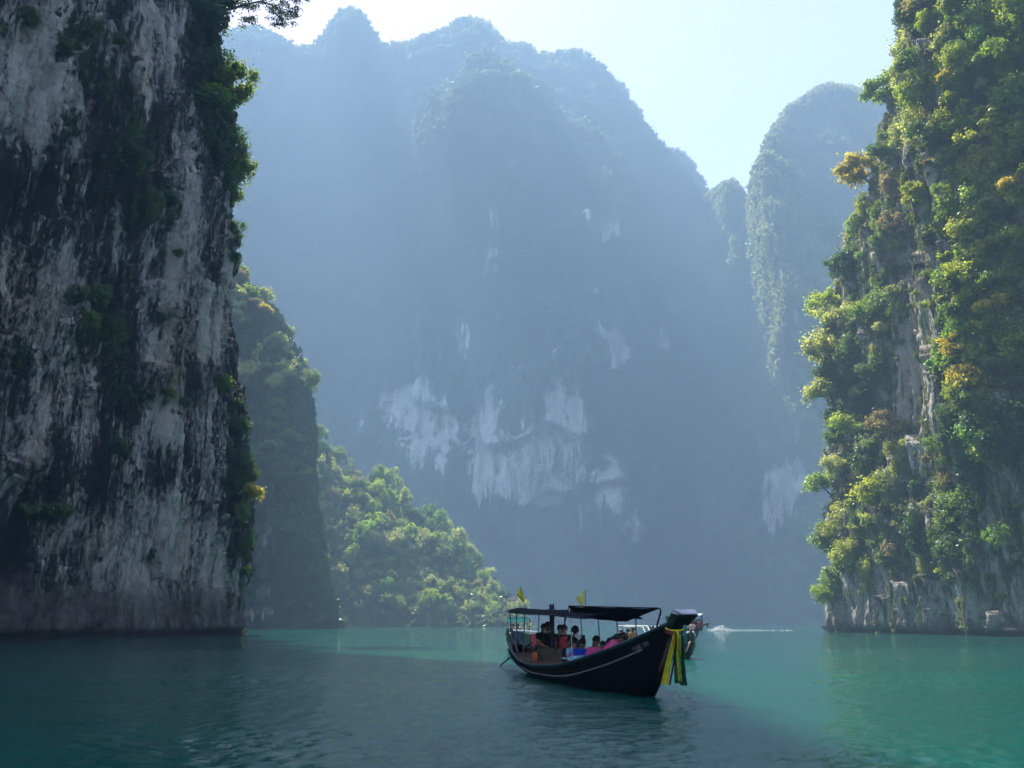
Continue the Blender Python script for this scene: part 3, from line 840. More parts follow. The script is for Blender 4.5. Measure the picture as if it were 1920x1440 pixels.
cover('hill_undergrowth', g4, 9000, lambda c, n, px, py: 1.0 * (px > 540), 1.2, 3.2, .2, LITE['bush'] + LITE['drape'], M_FOREST_NEAR, 'leafy undergrowth and creepers between the trees on the low hill', 14, lim4)
def wR(c, n, px, py):
    w = .35 + 1.4 * sstep(-.1, .35, fbm(c[:, 0] * .12, c[:, 1] * .12, c[:, 2] * .08, 3, 91))
    w = w * (1 - .93 * np.exp(-((px - 1705) / 38) ** 2 - ((py - 690) / 110) ** 4))
    w = w * (1 - .9 * np.exp(-((px - 1738) / 48) ** 4 - ((py - 560) / 400) ** 4))
    w = w * np.where(py > 1060, .12, 1) * np.where((px > 1840) & (py > 720), .25, 1)
    return w * (px > 1480)
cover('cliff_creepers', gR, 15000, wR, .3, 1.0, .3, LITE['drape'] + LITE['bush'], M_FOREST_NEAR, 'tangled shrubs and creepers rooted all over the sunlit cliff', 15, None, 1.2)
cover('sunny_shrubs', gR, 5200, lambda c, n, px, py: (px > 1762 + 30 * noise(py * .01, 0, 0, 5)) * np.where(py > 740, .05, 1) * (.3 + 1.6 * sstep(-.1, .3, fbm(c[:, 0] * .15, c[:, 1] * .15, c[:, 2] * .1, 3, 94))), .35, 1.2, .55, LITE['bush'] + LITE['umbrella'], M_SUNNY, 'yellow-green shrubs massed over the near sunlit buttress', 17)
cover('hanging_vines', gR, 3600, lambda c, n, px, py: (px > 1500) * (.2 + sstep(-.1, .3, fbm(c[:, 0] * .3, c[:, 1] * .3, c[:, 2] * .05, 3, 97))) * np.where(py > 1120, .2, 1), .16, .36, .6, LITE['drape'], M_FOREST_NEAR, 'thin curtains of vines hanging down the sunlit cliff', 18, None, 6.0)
GREEN_L = [(160, 100, 40, 80, .5), (245, 300, 45, 130, .9), (300, 380, 40, 60, .7), (185, 620, 45, 60, 1.6), (215, 700, 30, 70, .9), (260, 740, 25, 30, .8), (395, 60, 50, 110, 1.4), (400, 200, 40, 120, 1.2), (455, 330, 30, 120, .5), (300, 620, 20, 30, .6),
           (320, 745, 35, 25, .9), (445, 900, 25, 160, .8), (30, 660, 25, 30, .8), (225, 845, 22, 25, 1.2), (120, 240, 30, 30, .6), (150, 60, 60, 60, .5), (440, 420, 20, 60, .7), (220, 170, 25, 50, .6), (20, 900, 12, 20, .4), (370, 940, 8, 40, .5)]
def wL(c, n, px, py):
    return blobs(px, py, GREEN_L) + .03 * (fbm(c[:, 0] * .3, c[:, 1] * .3, c[:, 2] * .15, 2, 93) > .25)
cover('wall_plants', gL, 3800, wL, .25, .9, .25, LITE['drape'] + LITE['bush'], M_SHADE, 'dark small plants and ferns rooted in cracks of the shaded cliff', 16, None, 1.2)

# ================================================================== TREES, one by one
COL = {
    'golden': [(0.50, 0.40, 0.06), (0.44, 0.38, 0.05)],
    'yellow-green': [(0.28, 0.36, 0.05), (0.33, 0.37, 0.05), (0.22, 0.32, 0.05)],
    'bright green': [(0.186, 0.338, 0.050), (0.220, 0.320, 0.050)],
    'pale sage': [(0.371, 0.405, 0.203), (0.320, 0.371, 0.169)],
    'mid green': [(0.127, 0.211, 0.050), (0.151, 0.220, 0.068)],
    'dark green': [(0.050, 0.109, 0.036), (0.068, 0.127, 0.042)],
    'brown-tinged': [(0.254, 0.203, 0.101), (0.220, 0.203, 0.101)],
}
ORD = ['lowest', 'second lowest', 'third lowest', 'fourth lowest', 'fifth lowest', 'sixth lowest', 'seventh lowest', 'eighth lowest', 'ninth lowest', 'tenth lowest', 'eleventh lowest', 'twelfth lowest']
SHAPE_WORD = {'umbrella': 'spreading', 'drape': 'hanging', 'bush': 'rounded', 'airy': 'open-crowned'}

class Grove:
    """trees of one slope: remembers them, then gives every one the label that singles it out"""
    def __init__(self, kind, group, place): self.items, self.kind, self.group, self.place = [], kind, group, place
    def add(self, gr, px, py, r, shape, colour, rng, cliff=True, inset=0.0, squash=1.0, turn=None):
        h = gr.hit(px, py)
        if h is None: return False
        loc, nrm, dist = h
        if cliff: rz = math.atan2(nrm.y, nrm.x)
        else: rz = rng.uniform(0, 6.28)
        if turn is not None: rz = turn
        base = loc - Vector((nrm.x, nrm.y, 0)) * 0.15 * r if cliff else loc - Vector((0, 0, .15 * r))
        o = make_tree(self.kind, base, rz, r, shape, rng.choice(COL[colour]), cliff, rng.randrange(10 ** 6), squash)
        o['category'] = 'tree' if r > 1.3 else 'shrub'
        self.items.append((o, px, py, r, shape, colour))
        return True
    def finish(self, zones):
        sets = {}
        for it in self.items:
            o, px, py, r, shape, colour = it
            z = zones(px, py)
            sets.setdefault((colour, SHAPE_WORD[shape], z), []).append(it)
        for (colour, sw, z), its in sets.items():
            its.sort(key=lambda q: -q[2])
            for i, (o, *_r) in enumerate(its):
                w = o['category']
                if len(its) == 1: lab = f'{colour} {sw} {w} {z} {self.place}'
                elif i < len(ORD): lab = f'{ORD[i]} {colour} {sw} {w} {z} {self.place}'
                else: lab = f'high {colour} {sw} {w} {z} {self.place}'
                o['label'] = lab; o['group'] = self.group

rg = random.Random(5)
def in_px(pts, px, py, d):
    return all((px - a) ** 2 + (py - b) ** 2 > d * d for a, b in pts)

# ---- sunlit cliff: hand-placed characters first, then the rest by zone
GR_ = Grove('cliff_tree', 'trees and shrubs on the sunlit cliff', 'of the sunlit cliff')
used = []
def addR(px, py, r, shape, col, **k):
    if GR_.add(gR, px, py, r, shape, col, rg, True, **k): used.append((px, py))
WEST = math.pi
for a in [(1640, 345, 4.6, 'umbrella', 'golden'), (1622, 300, 3.0, 'airy', 'brown-tinged'), (1600, 405, 3.4, 'umbrella', 'yellow-green'), (1612, 440, 2.6, 'bush', 'bright green'), (1592, 470, 3.6, 'umbrella', 'brown-tinged'),
          (1585, 520, 3.6, 'bush', 'dark green'), (1570, 600, 4.2, 'bush', 'yellow-green'), (1578, 625, 4.0, 'umbrella', 'pale sage'), (1565, 670, 3.8, 'bush', 'pale sage'), (1575, 715, 3.4, 'bush', 'dark green'), (1566, 760, 4.0, 'umbrella', 'pale sage'),
          (1580, 810, 3.4, 'bush', 'mid green'), (1568, 850, 3.0, 'umbrella', 'mid green'), (1566, 930, 3.8, 'umbrella', 'yellow-green'), (1566, 985, 2.6, 'airy', 'yellow-green'), (1564, 1030, 3.6, 'bush', 'mid green'), (1563, 1055, 2.6, 'bush', 'bright green'), (1563, 1105, 3.0, 'bush', 'bright green'), (1563, 1130, 2.4, 'bush', 'yellow-green'),
          (1665, 40, 3.6, 'airy', 'dark green'), (1652, 90, 3.4, 'airy', 'dark green'), (1660, 150, 3.4, 'umbrella', 'brown-tinged'), (1672, 200, 4.0, 'umbrella', 'yellow-green'), (1648, 235, 3.6, 'bush', 'mid green'), (1700, 90, 4.0, 'drape', 'pale sage'), (1735, 60, 3.6, 'umbrella', 'brown-tinged'),
          (1700, 130, 3.0, 'drape', 'pale sage'), (1730, 230, 3.2, 'drape', 'pale sage'), (1738, 200, 3.0, 'bush', 'yellow-green'), (1720, 385, 2.3, 'bush', 'yellow-green'), (1770, 370, 1.2, 'bush', 'yellow-green'), (1640, 180, 3.0, 'bush', 'yellow-green'),
          (1800, 665, 2.0, 'airy', 'golden'), (1850, 850, 3.4, 'umbrella', 'bright green'), (1880, 880, 2.6, 'umbrella', 'yellow-green'), (1895, 1025, 2.0, 'airy', 'bright green'), (1640, 960, 3.8, 'umbrella', 'yellow-green'), (1610, 830, 4.2, 'umbrella', 'yellow-green'),
          (1660, 830, 3.2, 'umbrella', 'brown-tinged'), (1640, 890, 3.0, 'bush', 'dark green'), (1720, 980, 2.4, 'drape', 'dark green'), (1780, 930, 2.6, 'drape', 'mid green'), (1800, 960, 2.4, 'bush', 'mid green'), (1630, 1070, 2.0, 'drape', 'yellow-green')]:
    addR(*a)
def rcol(px, py):
    if px > 1770 and py < 760:  # more yellow-green: sun on the near buttress put into the tree colours
        w = [('yellow-green', 6), ('golden', .7), ('mid green', 1.6), ('bright green', 3), ('dark green', .4), ('pale sage', .5)]
    elif px > 1770: w = [('yellow-green', 1.2), ('mid green', 3), ('dark green', 3), ('brown-tinged', 1), ('bright green', 1)]
    elif px > 1670: w = [('dark green', 3), ('mid green', 3), ('pale sage', 2), ('yellow-green', 1), ('brown-tinged', 1)]
    else: w = [('pale sage', 1.6), ('yellow-green', 3), ('mid green', 3.2), ('bright green', 1.6), ('dark green', 2.0), ('brown-tinged', .8), ('golden', .15)]
    return rg.choices([a for a, _ in w], [b for _, b in w])[0]
tries = 0
while len(GR_.items) < 292 and tries < 6000:
    tries += 1
    px, py = rg.uniform(1555, 1935), rg.uniform(-25, 1120)
    dens = 1.0
    if abs(px - 1705) < 38 and 600 < py < 790: dens = .06
    elif 1690 < px < 1775 and 300 < py < 1000: dens = .3
    elif py > 1060: dens = .25
    elif px > 1840 and py > 900: dens = .2
    if rg.random() > dens: continue
    near = px > 1770
    r = rg.uniform(1.0, 2.8) if not near else rg.uniform(1.2, 2.9)
    if dens < .5: r = rg.uniform(.7, 1.3)
    if not in_px(used, px, py, 11 + r * 4.5): continue
    sh = rg.choices(['bush', 'umbrella', 'drape', 'airy'], [3, 3, 2.2, 1])[0]
    addR(px, py, r, sh, rcol(px, py))
def zones_r(px, py):
    col = 'on the outer edge' if px < 1610 else 'beside the outer edge' if px < 1670 else 'in the dark recess' if px < 1772 else 'on the near buttress' if px < 1850 else 'on the inner side'
    row = 'top' if py < 120 else 'upper part' if py < 300 else 'upper middle' if py < 480 else 'middle' if py < 660 else 'lower middle' if py < 840 else 'lower part' if py < 1000 else 'foot'
    return f'{col}, {row}'
GR_.finish(zones_r)

# ---- shaded cliff
GL_ = Grove('wall_tree', 'trees and shrubs on the shaded cliff', 'of the shaded cliff')
used = []
def addL(px, py, r, shape, col, **k):
    if GL_.add(gL, px, py, r, shape, col, rg, True, **k): used.append((px, py))
for a in [(75, 985, 1.9, 'umbrella', 'dark green'), (50, 975, 1.3, 'umbrella', 'dark green'), (105, 975, 1.2, 'umbrella', 'dark green'), (180, 590, 2.4, 'bush', 'dark green'), (150, 580, 1.6, 'umbrella', 'dark green'), (205, 620, 1.8, 'drape', 'dark green'), (165, 620, 1.5, 'bush', 'mid green'), (222, 850, 1.4, 'bush', 'dark green'),
          (395, 20, 3.8, 'bush', 'dark green'), (400, 70, 3.6, 'bush', 'dark green'), (412, 110, 3.4, 'umbrella', 'dark green'), (415, 160, 3.6, 'bush', 'dark green'), (420, 200, 4.0, 'umbrella', 'mid green'), (426, 235, 4.2, 'umbrella', 'mid green'), (425, 275, 3.4, 'drape', 'dark green'), (432, 320, 3.0, 'drape', 'mid green'),
          (434, 350, 2.9, 'umbrella', 'mid green'), (438, 395, 2.2, 'drape', 'dark green'), (440, 430, 1.8, 'drape', 'dark green'), (370, 40, 2.6, 'bush', 'dark green'), (375, 130, 2.4, 'drape', 'dark green'), (385, 230, 2.2, 'drape', 'dark green'),
          (436, 490, 1.0, 'bush', 'dark green'), (418, 720, 1.5, 'drape', 'mid green'), (432, 760, 1.5, 'drape', 'dark green'), (440, 815, 1.8, 'bush', 'dark green'), (448, 870, 2.2, 'drape', 'dark green'), (456, 905, 2.0, 'bush', 'dark green'), (460, 945, 2.2, 'umbrella', 'golden'), (462, 975, 1.8, 'bush', 'mid green'),
          (460, 1010, 1.5, 'drape', 'dark green'), (456, 1075, .9, 'bush', 'yellow-green'), (245, 250, 1.6, 'drape', 'dark green'), (260, 300, 1.5, 'drape', 'dark green'), (280, 370, 1.7, 'drape', 'dark green'), (315, 385, 1.4, 'bush', 'dark green'), (180, 55, 1.6, 'drape', 'dark green'), (225, 90, 1.3, 'bush', 'dark green'),
          (130, 105, 1.3, 'bush', 'dark green'), (295, 600, .9, 'bush', 'dark green'), (240, 740, 1.1, 'drape', 'dark green'), (310, 745, 1.0, 'bush', 'brown-tinged'), (340, 760, .9, 'bush', 'dark green'), (30, 665, .8, 'bush', 'dark green'), (200, 170, 1.2, 'drape', 'dark green'), (60, 50, 1.3, 'bush', 'dark green'), (225, 720, 1.2, 'drape', 'dark green'), (330, 480, .8, 'bush', 'dark green'), (130, 905, .6, 'bush', 'dark green')]:
    addL(*a)
GL_.finish(lambda px, py: ('on the outer corner' if px > 365 else 'beside the corner' if px > 270 else 'on the middle' if px > 130 else 'on the near end') + (', top' if py < 125 else ', upper part' if py < 340 else ', middle' if py < 640 else ', lower middle' if py < 860 else ', lower part'))

# the branch that reaches over the gap from the top of the shaded cliff
def overhang_tree():
    base = Vector((P(392, 10, 119).x - 1.0, 119, P(392, 10, 119).z))
    root = empty('overhanging_tree', base)
    tag(root, 'dark tree with a long bare branch reaching out over the gap, top of shaded cliff', 'tree')
    tips = [P(x, y, 119) - base for x, y in ((392, 12), (430, 18), (462, 8), (490, 2), (515, 12), (545, 22))]
    mb = MB().tube(tips, [.28, .22, .17, .14, .10, .05], 6)
    for s, e in ((2, (500, -20)), (3, (530, -25)), (4, (556, -2)), (2, (470, 40)), (3, (520, 30)), (4, (540, 35))):
        q = P(e[0], e[1], 119 + rg.uniform(-1.5, 1.5)) - base
        mb.tube([tips[s], (tips[s] + q) / 2 + Vector((0, 0, .2)), q], [.09, .06, .02], 5)
        tips.append(q)
    mb.build('trunk', M_BARK, root, True)
    rng = np.random.default_rng(77)
    cs = []
    for p in tips[2:]:
        for _ in range(9):
            c = np.array(p) + rng.normal(size=3) * np.array([.9, .9, .5])
            cs.append(c + rng.normal(size=(46, 3)) * np.array([.34, .34, .15]))
    c = np.concatenate(cs); nn = rng.normal(size=c.shape) + np.array([0, 0, .8]); nn /= np.linalg.norm(nn, axis=1)[:, None]
    v, f = leaf_quads(c, nn, .2, rng)
    cr = add_obj('crown', make_mesh('overhang_crown', v, f, False), M_LEAF, root)
    cr.color = (.03, .055, .02, 1)
overhang_tree()

# ---- wooded buttress
GB_ = Grove('buttress_tree', 'trees on the wooded buttress', 'of the wooded buttress')
used = []
tries = 0
while len(GB_.items) < 110 and tries < 5000:
    tries += 1
    px, py = rg.uniform(425, 640), rg.uniform(500, 1150)
    if rg.random() > (1 if py < 760 else .35): continue
    r = rg.uniform(2.2, 4.6) if py < 760 else rg.uniform(1.6, 3.0)
    if not in_px(used, px, py, 9 + r * 2.2): continue
    c = rg.choices(['pale sage', 'yellow-green', 'mid green', 'golden', 'brown-tinged'], [3, 3, 3, .8, .8])[0] if py < 780 else rg.choices(['mid green', 'dark green'], [2, 3])[0]  # paler above, darker below: sun on the treetops put into the tree colours
    if GB_.add(g2, px, py, r, rg.choice(['bush', 'umbrella', 'umbrella', 'drape']), c, rg, py > 640): used.append((px, py))
GB_.finish(lambda px, py: ('beside the near cliff' if px < 480 else 'on the middle' if px < 530 else 'on the outer edge') + (', top' if py < 620 else ', upper part' if py < 720 else ', upper middle' if py < 840 else ', lower middle' if py < 980 else ', foot'))

# ---- low hill
GH_ = Grove('hill_tree', 'trees on the low sunlit hill', 'of the low hill')
used = []
tries = 0
while len(GH_.items) < 292 and tries < 9000:
    tries += 1
    px, py = rg.uniform(556, 985), rg.uniform(815, 1165)
    r = rg.uniform(2.2, 4.8) if py < 1080 else rg.uniform(1.6, 3.2)
    if not in_px(used, px, py, 6 + r * 2.0): continue
    c = rg.choices(['pale sage', 'yellow-green', 'mid green', 'bright green', 'dark green', 'brown-tinged'], [3.2, 1.6, 3.6, 1.6, 1.4, .3])[0]
    if GH_.add(g4, px, py, r, rg.choice(['bush', 'bush', 'umbrella', 'airy']), c, rg, False, squash=rg.uniform(1.0, 1.5)): used.append((px, py))
GH_.finish(lambda px, py: ('at the near end' if px < 630 else 'beside the near end' if px < 700 else 'on the middle' if px < 780 else 'past the middle' if px < 860 else 'at the tapering end') + (', crest' if py < 930 else ', upper slope' if py < 1010 else ', mid slope' if py < 1090 else ', shore'))

# ================================================================== BOATS
def paint(name, col, rough=0.45, var=0.18, **k): return simple(name, col, rough, var, 9.0, **k)
M_HULL = paint('dark_hull_paint', (0.005, 0.0045, 0.006), 0.6, 0.5, spec=.12, bump=0.25, stretch=(.25, 1, 1))
M_GREEN = paint('green_hull_paint', (0.007, 0.030, 0.022), 0.5, 0.4, bump=0.2)
M_TEALRAIL = paint('teal_rail_paint', (0.012, 0.055, 0.065), 0.5, 0.3, bump=0.2)
M_STRAKE = paint('worn_white_strake', (0.22, 0.19, 0.19), 0.6, 0.35, bump=0.2)
M_RED = paint('red_boot_stripe', (0.10, 0.018, 0.015), 0.5, 0.4)
M_DECK = simple('varnished_deck_wood', (0.22, 0.13, 0.09), 0.55, 0.35, 5.0, bump=0.3, stretch=(1, 6, 1))
M_INNER = simple('inner_hull_wood', (0.12, 0.075, 0.05), 0.6, 0.4, 4.0, bump=0.3)
M_TARP = simple('dark_tarpaulin', (0.010, 0.014, 0.020), 0.9, 0.35, 3.0, 0.05, bump=0.4, translucent=0.08)
M_TARP2 = simple('grey_tarpaulin', (0.014, 0.019, 0.028), 0.95, 0.35, 3.0, 0.04, bump=0.4)
M_STEEL = simple('grey_steel_pipe', (0.16, 0.17, 0.19), 0.4, 0.2, 5.0, 0.5, 0.6)
M_DARKPOLE = simple('dark_pole', (0.02, 0.022, 0.03), 0.5, 0.3, 5.0)
M_PROWTOP = simple('prow_cap_sky_tint', (0.16, 0.20, 0.27), 0.4, 0.2, 5.0, 0.6, 0.3)  # pale blue paints the sky's reflection on the prow cap
M_LETTER = simple('faded_lettering', (0.15, 0.17, 0.17), 0.6, 0.3, 20.0)
M_YEL = simple('yellow_cloth', (0.80, 0.74, 0.04), 0.8, 0.15, 6.0, 0.2, translucent=0.45)
M_PALEYEL = simple('pale_yellow_cloth', (0.88, 0.85, 0.35), 0.8, 0.12, 6.0, 0.2, translucent=0.5)
M_REDC = simple('red_cloth', (0.45, 0.03, 0.03), 0.8, 0.2, 6.0, 0.2, translucent=0.35)
M_GRNC = simple('green_cloth', (0.01, 0.14, 0.09), 0.8, 0.25, 6.0, 0.2, translucent=0.35)
M_AQUA = simple('pale_aqua_cloth', (0.15, 0.42, 0.38), 0.8, 0.2, 6.0, 0.2, translucent=0.45)
M_NAVY = paint('navy_paint', (0.012, 0.025, 0.07), 0.45, 0.3)
M_GREENP = paint('deep_green_paint', (0.01, 0.09, 0.045), 0.45, 0.3)
M_REDP = paint('red_paint', (0.42, 0.015, 0.02), 0.45, 0.25)
M_MINT = paint('mint_roof_sheet', (0.10, 0.62, 0.45), 0.5, 0.2)
M_WHITE = paint('white_paint', (0.75, 0.75, 0.74), 0.45, 0.12)
M_BLUEROOF = paint('pale_blue_roof', (0.38, 0.45, 0.62), 0.4, 0.2)
M_ORANGE = paint('orange_plastic', (0.75, 0.16, 0.03), 0.5, 0.15)

def smooth_stations(st, n):
    st = np.array(st, float)
    s = np.linspace(st[0, 0], st[-1, 0], n)
    out = [s]
    for c in range(1, st.shape[1]):
        y = np.interp(s, st[:, 0], st[:, c])
        for _ in range(3):
            y[1:-1] = (y[:-2] + 2 * y[1:-1] + y[2:]) / 4
        out.append(y)
    return np.stack(out, 1)

def hull_parts(root, st, mats, rake=0.35):
    """st rows: s, half beam, sheer height, keel height. Outer shell, inner skin, rails, strake"""
    S = smooth_stations(st, 44)
    Lh = S[-1, 0]
    mb = MB(); K = 9
    def ring(s, b, zs, zk, inner=False):
        pts = []
        e = 0.045 if inner else 0
        bb = max(b - e, 0.012)
        for i in range(K):
            t = -1 + 2 * i / (K - 1)          # -1 port ... 1 starboard
            a = abs(t)
            w = bb * (1 - (1 - a) ** 2.0) ** 0.75 * math.copysign(1, t) if t else 0.0
            z = (zk + e * 1.2) + (zs - zk - e * 1.2) * (a ** 1.55)
            x = s - rake * (1 - a) ** 1.2 * max(0, (s / Lh - 0.80) / 0.2) * 3.2
            pts.append(Vector((x, -w, z)))
        return pts
    outer = [ring(*r) for r in S]
    v = [p for r in outer for p in r]
    f = [(i * K + j, i * K + j + 1, (i + 1) * K + j + 1, (i + 1) * K + j) for i in range(len(S) - 1) for j in range(K - 1)]
    f.append(tuple(range(K)))
    mb.add(v, f)
    mb.build('hull', mats['hull'], root, True)
    inn = [ring(*r, inner=True) for r in S]
    mi = MB().add([p for r in inn for p in r], [(i * K + j, (i + 1) * K + j, (i + 1) * K + j + 1, i * K + j + 1) for i in range(len(S) - 1) for j in range(K - 1)])
    mi.build('inner_planking', mats['inner'], root, True)
    for j in (0, K - 1):
        m2 = MB()
        for i in range(len(S)):
            pass
        pts = [outer[i][j] + Vector((0, 0, 0.02)) for i in range(len(S))]
        m2.tube(pts, 0.045, 6)
        m2.build('gunwale', mats['rail'], root, True)
        sg = -1 if outer[8][j].y < 0 else 1
        m3 = MB()
        pts = []
        for i in range(2, len(S) - 3):
            q0, q1 = outer[i][j], outer[i][j + (1 if j == 0 else -1)]
            a = 0.42
            p = q0.lerp(q1, min(.97, .31 / max(.1, (q0 - q1).length)))
            p = p + Vector((0, sg * 0.012, 0)); pts.append(p)
        m3.tube(pts, 0.028, 5)
        m3.build('rub_strake', mats['strake'], root, True)
    return S, outer

def planks(root, S, n0, n1, z, mat, w=0.30):
    s = n0
    while s < n1:
        b = np.interp(s, S[:, 0], S[:, 1]) * 0.82
        MB().box((s + w / 2, 0, z(s) + random.uniform(-.004, .004)), (w - 0.012, 2 * b, 0.03)).build('deck_plank', mat, root)
        s += w

def heading_root(name, stern, bow):
    d = Vector(bow) - Vector(stern)
    o = empty(name, (stern[0], stern[1], 0), math.atan2(d.y, d.x))
    return o, Matrix.Translation((stern[0], stern[1], 0)) @ Matrix.Rotation(math.atan2(d.y, d.x), 4, 'Z')

def sheet(pts4, nu, nv, sag, thick=0.012):
    """cloth stretched between four corners with a little sag and thickness"""
    a, b, c, d = [Vector(p) for p in pts4]
    vs = []
    for i in range(nu + 1):
        for j in range(nv + 1):
            u, w = i / nu, j / nv
            p = (a * (1 - u) + b * u) * (1 - w) + (d * (1 - u) + c * u) * w
            p.z -= sag * 4 * u * (1 - u) * 4 * w * (1 - w) * .5 + sag * .3 * math.sin(u * 17 + w * 5) * w * (1 - w) + sag * .25 * abs(math.sin(u * math.pi * 3))
            vs.append(p)
    n = len(vs)
    fs = [(i * (nv + 1) + j, i * (nv + 1) + j + 1, (i + 1) * (nv + 1) + j + 1, (i + 1) * (nv + 1) + j) for i in range(nu) for j in range(nv)]
    vs2 = vs + [p - Vector((0, 0, thick)) for p in vs]
    fs2 = fs + [tuple(k + n for k in reversed(q)) for q in fs]
    rim = [j for j in range(nv + 1)] + [i * (nv + 1) + nv for i in range(1, nu + 1)] + [nu * (nv + 1) + j for j in range(nv - 1, -1, -1)] + [i * (nv + 1) for i in range(nu - 1, 0, -1)]
    for k in range(len(rim)):
        p, q = rim[k], rim[(k + 1) % len(rim)]
        fs2.append((q, p, p + n, q + n))
    return MB().add(vs2, fs2)

# ---------------- main boat
STERN, BOW = (0.25, 34.2), (3.60, 20.3)
boat, BM = heading_root('longtail_boat', STERN, BOW)
BI = BM.inverted()
def LB(px, py, Y): return BI @ P(px, py, Y)
tag(boat, 'black and green wooden longtail boat with dark awnings, full of passengers', 'boat')
ST = [(0, .36, .86, .42), (1, .52, .64, .18), (3, .78, .42, -.02), (5, .90, .34, -.2), (8, .95, .46, -.3), (10, .88, .70, -.3), (12, .62, 1.05, -.28), (13, .36, 1.32, -.2), (13.7, .17, 1.50, -.05), (14.15, .10, 1.64, .5)]
S, OUT = hull_parts(boat, ST, dict(hull=M_HULL, inner=M_INNER, rail=M_TEALRAIL, strake=M_STRAKE))
def zdeck(s): return float(np.interp(s, [0, 1, 3, 5, 8, 11, 13], [.62, .46, .28, .17, .15, .30, .9]))
planks(boat, S, .3, 12.3, zdeck, M_DECK)
# stem plank and prow head
sheer_tip = Vector((14.05, 0, 1.55))
mb = MB()
stem = [Vector((11.75, 0, -.22)), Vector((12.5, 0, .25)), Vector((13.2, 0, .85)), Vector((13.75, 0, 1.3)), Vector((14.1, 0, 1.6))]
for i in range(len(stem) - 1):
    a, b = stem[i], stem[i + 1]
    d = (b - a).normalized(); nn = Vector((d.z, 0, -d.x))
    vs = []
    for p in (a, b):
        for y in (-.045, .045):
            for o in (-.10, .06): vs.append(p + Vector((0, y, 0)) + nn * o)
    mb.add(vs, [(0, 1, 3, 2), (4, 6, 7, 5), (0, 4, 5, 1), (2, 3, 7, 6), (0, 2, 6, 4), (1, 5, 7, 3)])
mb.build('stem_post', M_GREEN, boat)
def prow_head():
    # tall head that widens upward; front board dark, rim green, sloped top strip with sky reflection put into its pale colour
    b0, t0 = Vector((13.85, .07, 1.45)), Vector((14.35, .22, 1.88))
    fwd = Vector((.32, 0, -.10))
    def blk(w0, w1, g0, g1, base, top):
        v = []
        for p, w, g in ((base, w0, g0), (top, w1, g1)):
            v += [p + Vector((-g, -w, 0)), p + Vector((-g, w, 0)), p + Vector((g, w, -.05)), p + Vector((g, -w, -.05))]
        return v
    FQ = [(0, 1, 2, 3), (7, 6, 5, 4), (0, 4, 5, 1), (1, 5, 6, 2), (2, 6, 7, 3), (3, 7, 4, 0)]
    MB().add(blk(.14, .25, .15, .17, b0, t0), FQ).build('prow_head', M_GREEN, boat)
    fb = [Vector((14.005, -.045, 1.43)), Vector((14.005, .165, 1.43)), Vector((14.535, .41, 1.84)), Vector((14.535, .03, 1.84))]
    off = Vector((.02, 0, -.015))
    MB().add([p for p in fb] + [p + off for p in fb], FQ).build('front_board', M_HULL, boat)
    tp = [Vector((14.30, -.045, 1.935)), Vector((14.30, .49, 1.935)), Vector((14.60, .42, 1.84)), Vector((14.60, .02, 1.84))]
    MB().add(tp + [p + Vector((0, 0, .025)) for p in tp], FQ).build('prow_cap', M_PROWTOP, boat)
prow_head()
# roof over the stern half and the lower hard top that runs forward
def frame_canopy():
    z0 = 2.02
    rf = MB(); vs = []; nu, nv = 16, 6
    for i in range(nu + 1):
        for j in range(nv + 1):
            u, w = i / nu, j / nv
            s = .3 + 10.0 * u
            y = (w - .5) * (1.05 + .55 * math.sin(min(1, u * 1.3) * math.pi * .5))
            z = float(np.interp(u, [0, .25, .6, 1], [2.06, 1.98, 1.93, 1.80])) + .13 * (1 - (2 * w - 1) ** 2) - .02 * abs(math.sin(u * math.pi * 5))
            vs.append(Vector((s, y, z)))
    n = len(vs)
    fs = [(i * (nv + 1) + j, (i + 1) * (nv + 1) + j, (i + 1) * (nv + 1) + j + 1, i * (nv + 1) + j + 1) for i in range(nu) for j in range(nv)]
    rim = [j for j in range(nv + 1)] + [i * (nv + 1) + nv for i in range(1, nu + 1)] + [nu * (nv + 1) + j for j in range(nv - 1, -1, -1)] + [i * (nv + 1) for i in range(nu - 1, 0, -1)]
    th = .035
    f2 = fs + [tuple(k + n for k in reversed(q)) for q in fs] + [(rim[k], rim[(k + 1) % len(rim)], rim[(k + 1) % len(rim)] + n, rim[k] + n) for k in range(len(rim))]
    rf.add(vs + [p - Vector((0, 0, th)) for p in vs], f2)
    can = rf.build('hard_canopy', M_TARP2, boat, True)
    for y in (-1, 1):
        MB().tube([Vector((.35 + 10 * u, y * (.52 + .27 * math.sin(min(1, u * 1.3) * math.pi * .5)), float(np.interp(u, [0, .25, .6, 1], [2.03, 1.95, 1.90, 1.77])))) for u in [k / 12 for k in range(13)]], .022, 6).build('edge_pipe', M_DARKPOLE, can)
    for s in (.9, 2.2, 3.6, 5.2, 6.8, 8.4, 9.9):
        b = float(np.interp(s, S[:, 0], S[:, 1])) * .92; zt = float(np.interp(s, [.3, 2.8, 6.3, 10.3], [2.03, 1.95, 1.90, 1.77]))
        zb = float(np.interp(s, S[:, 0], S[:, 2])); yt = .52 + .27 * math.sin(min(1, (s - .3) / 10 * 1.3) * math.pi * .5)
        for sd in (-1, 1):
            if sd < 0 and s > 4.0: continue       # the open side towards the camera
            MB().tube([(s, sd * b, zb), (s, sd * yt, zt)], .022, 6).build('canopy_post', M_STEEL, boat)
frame_canopy()
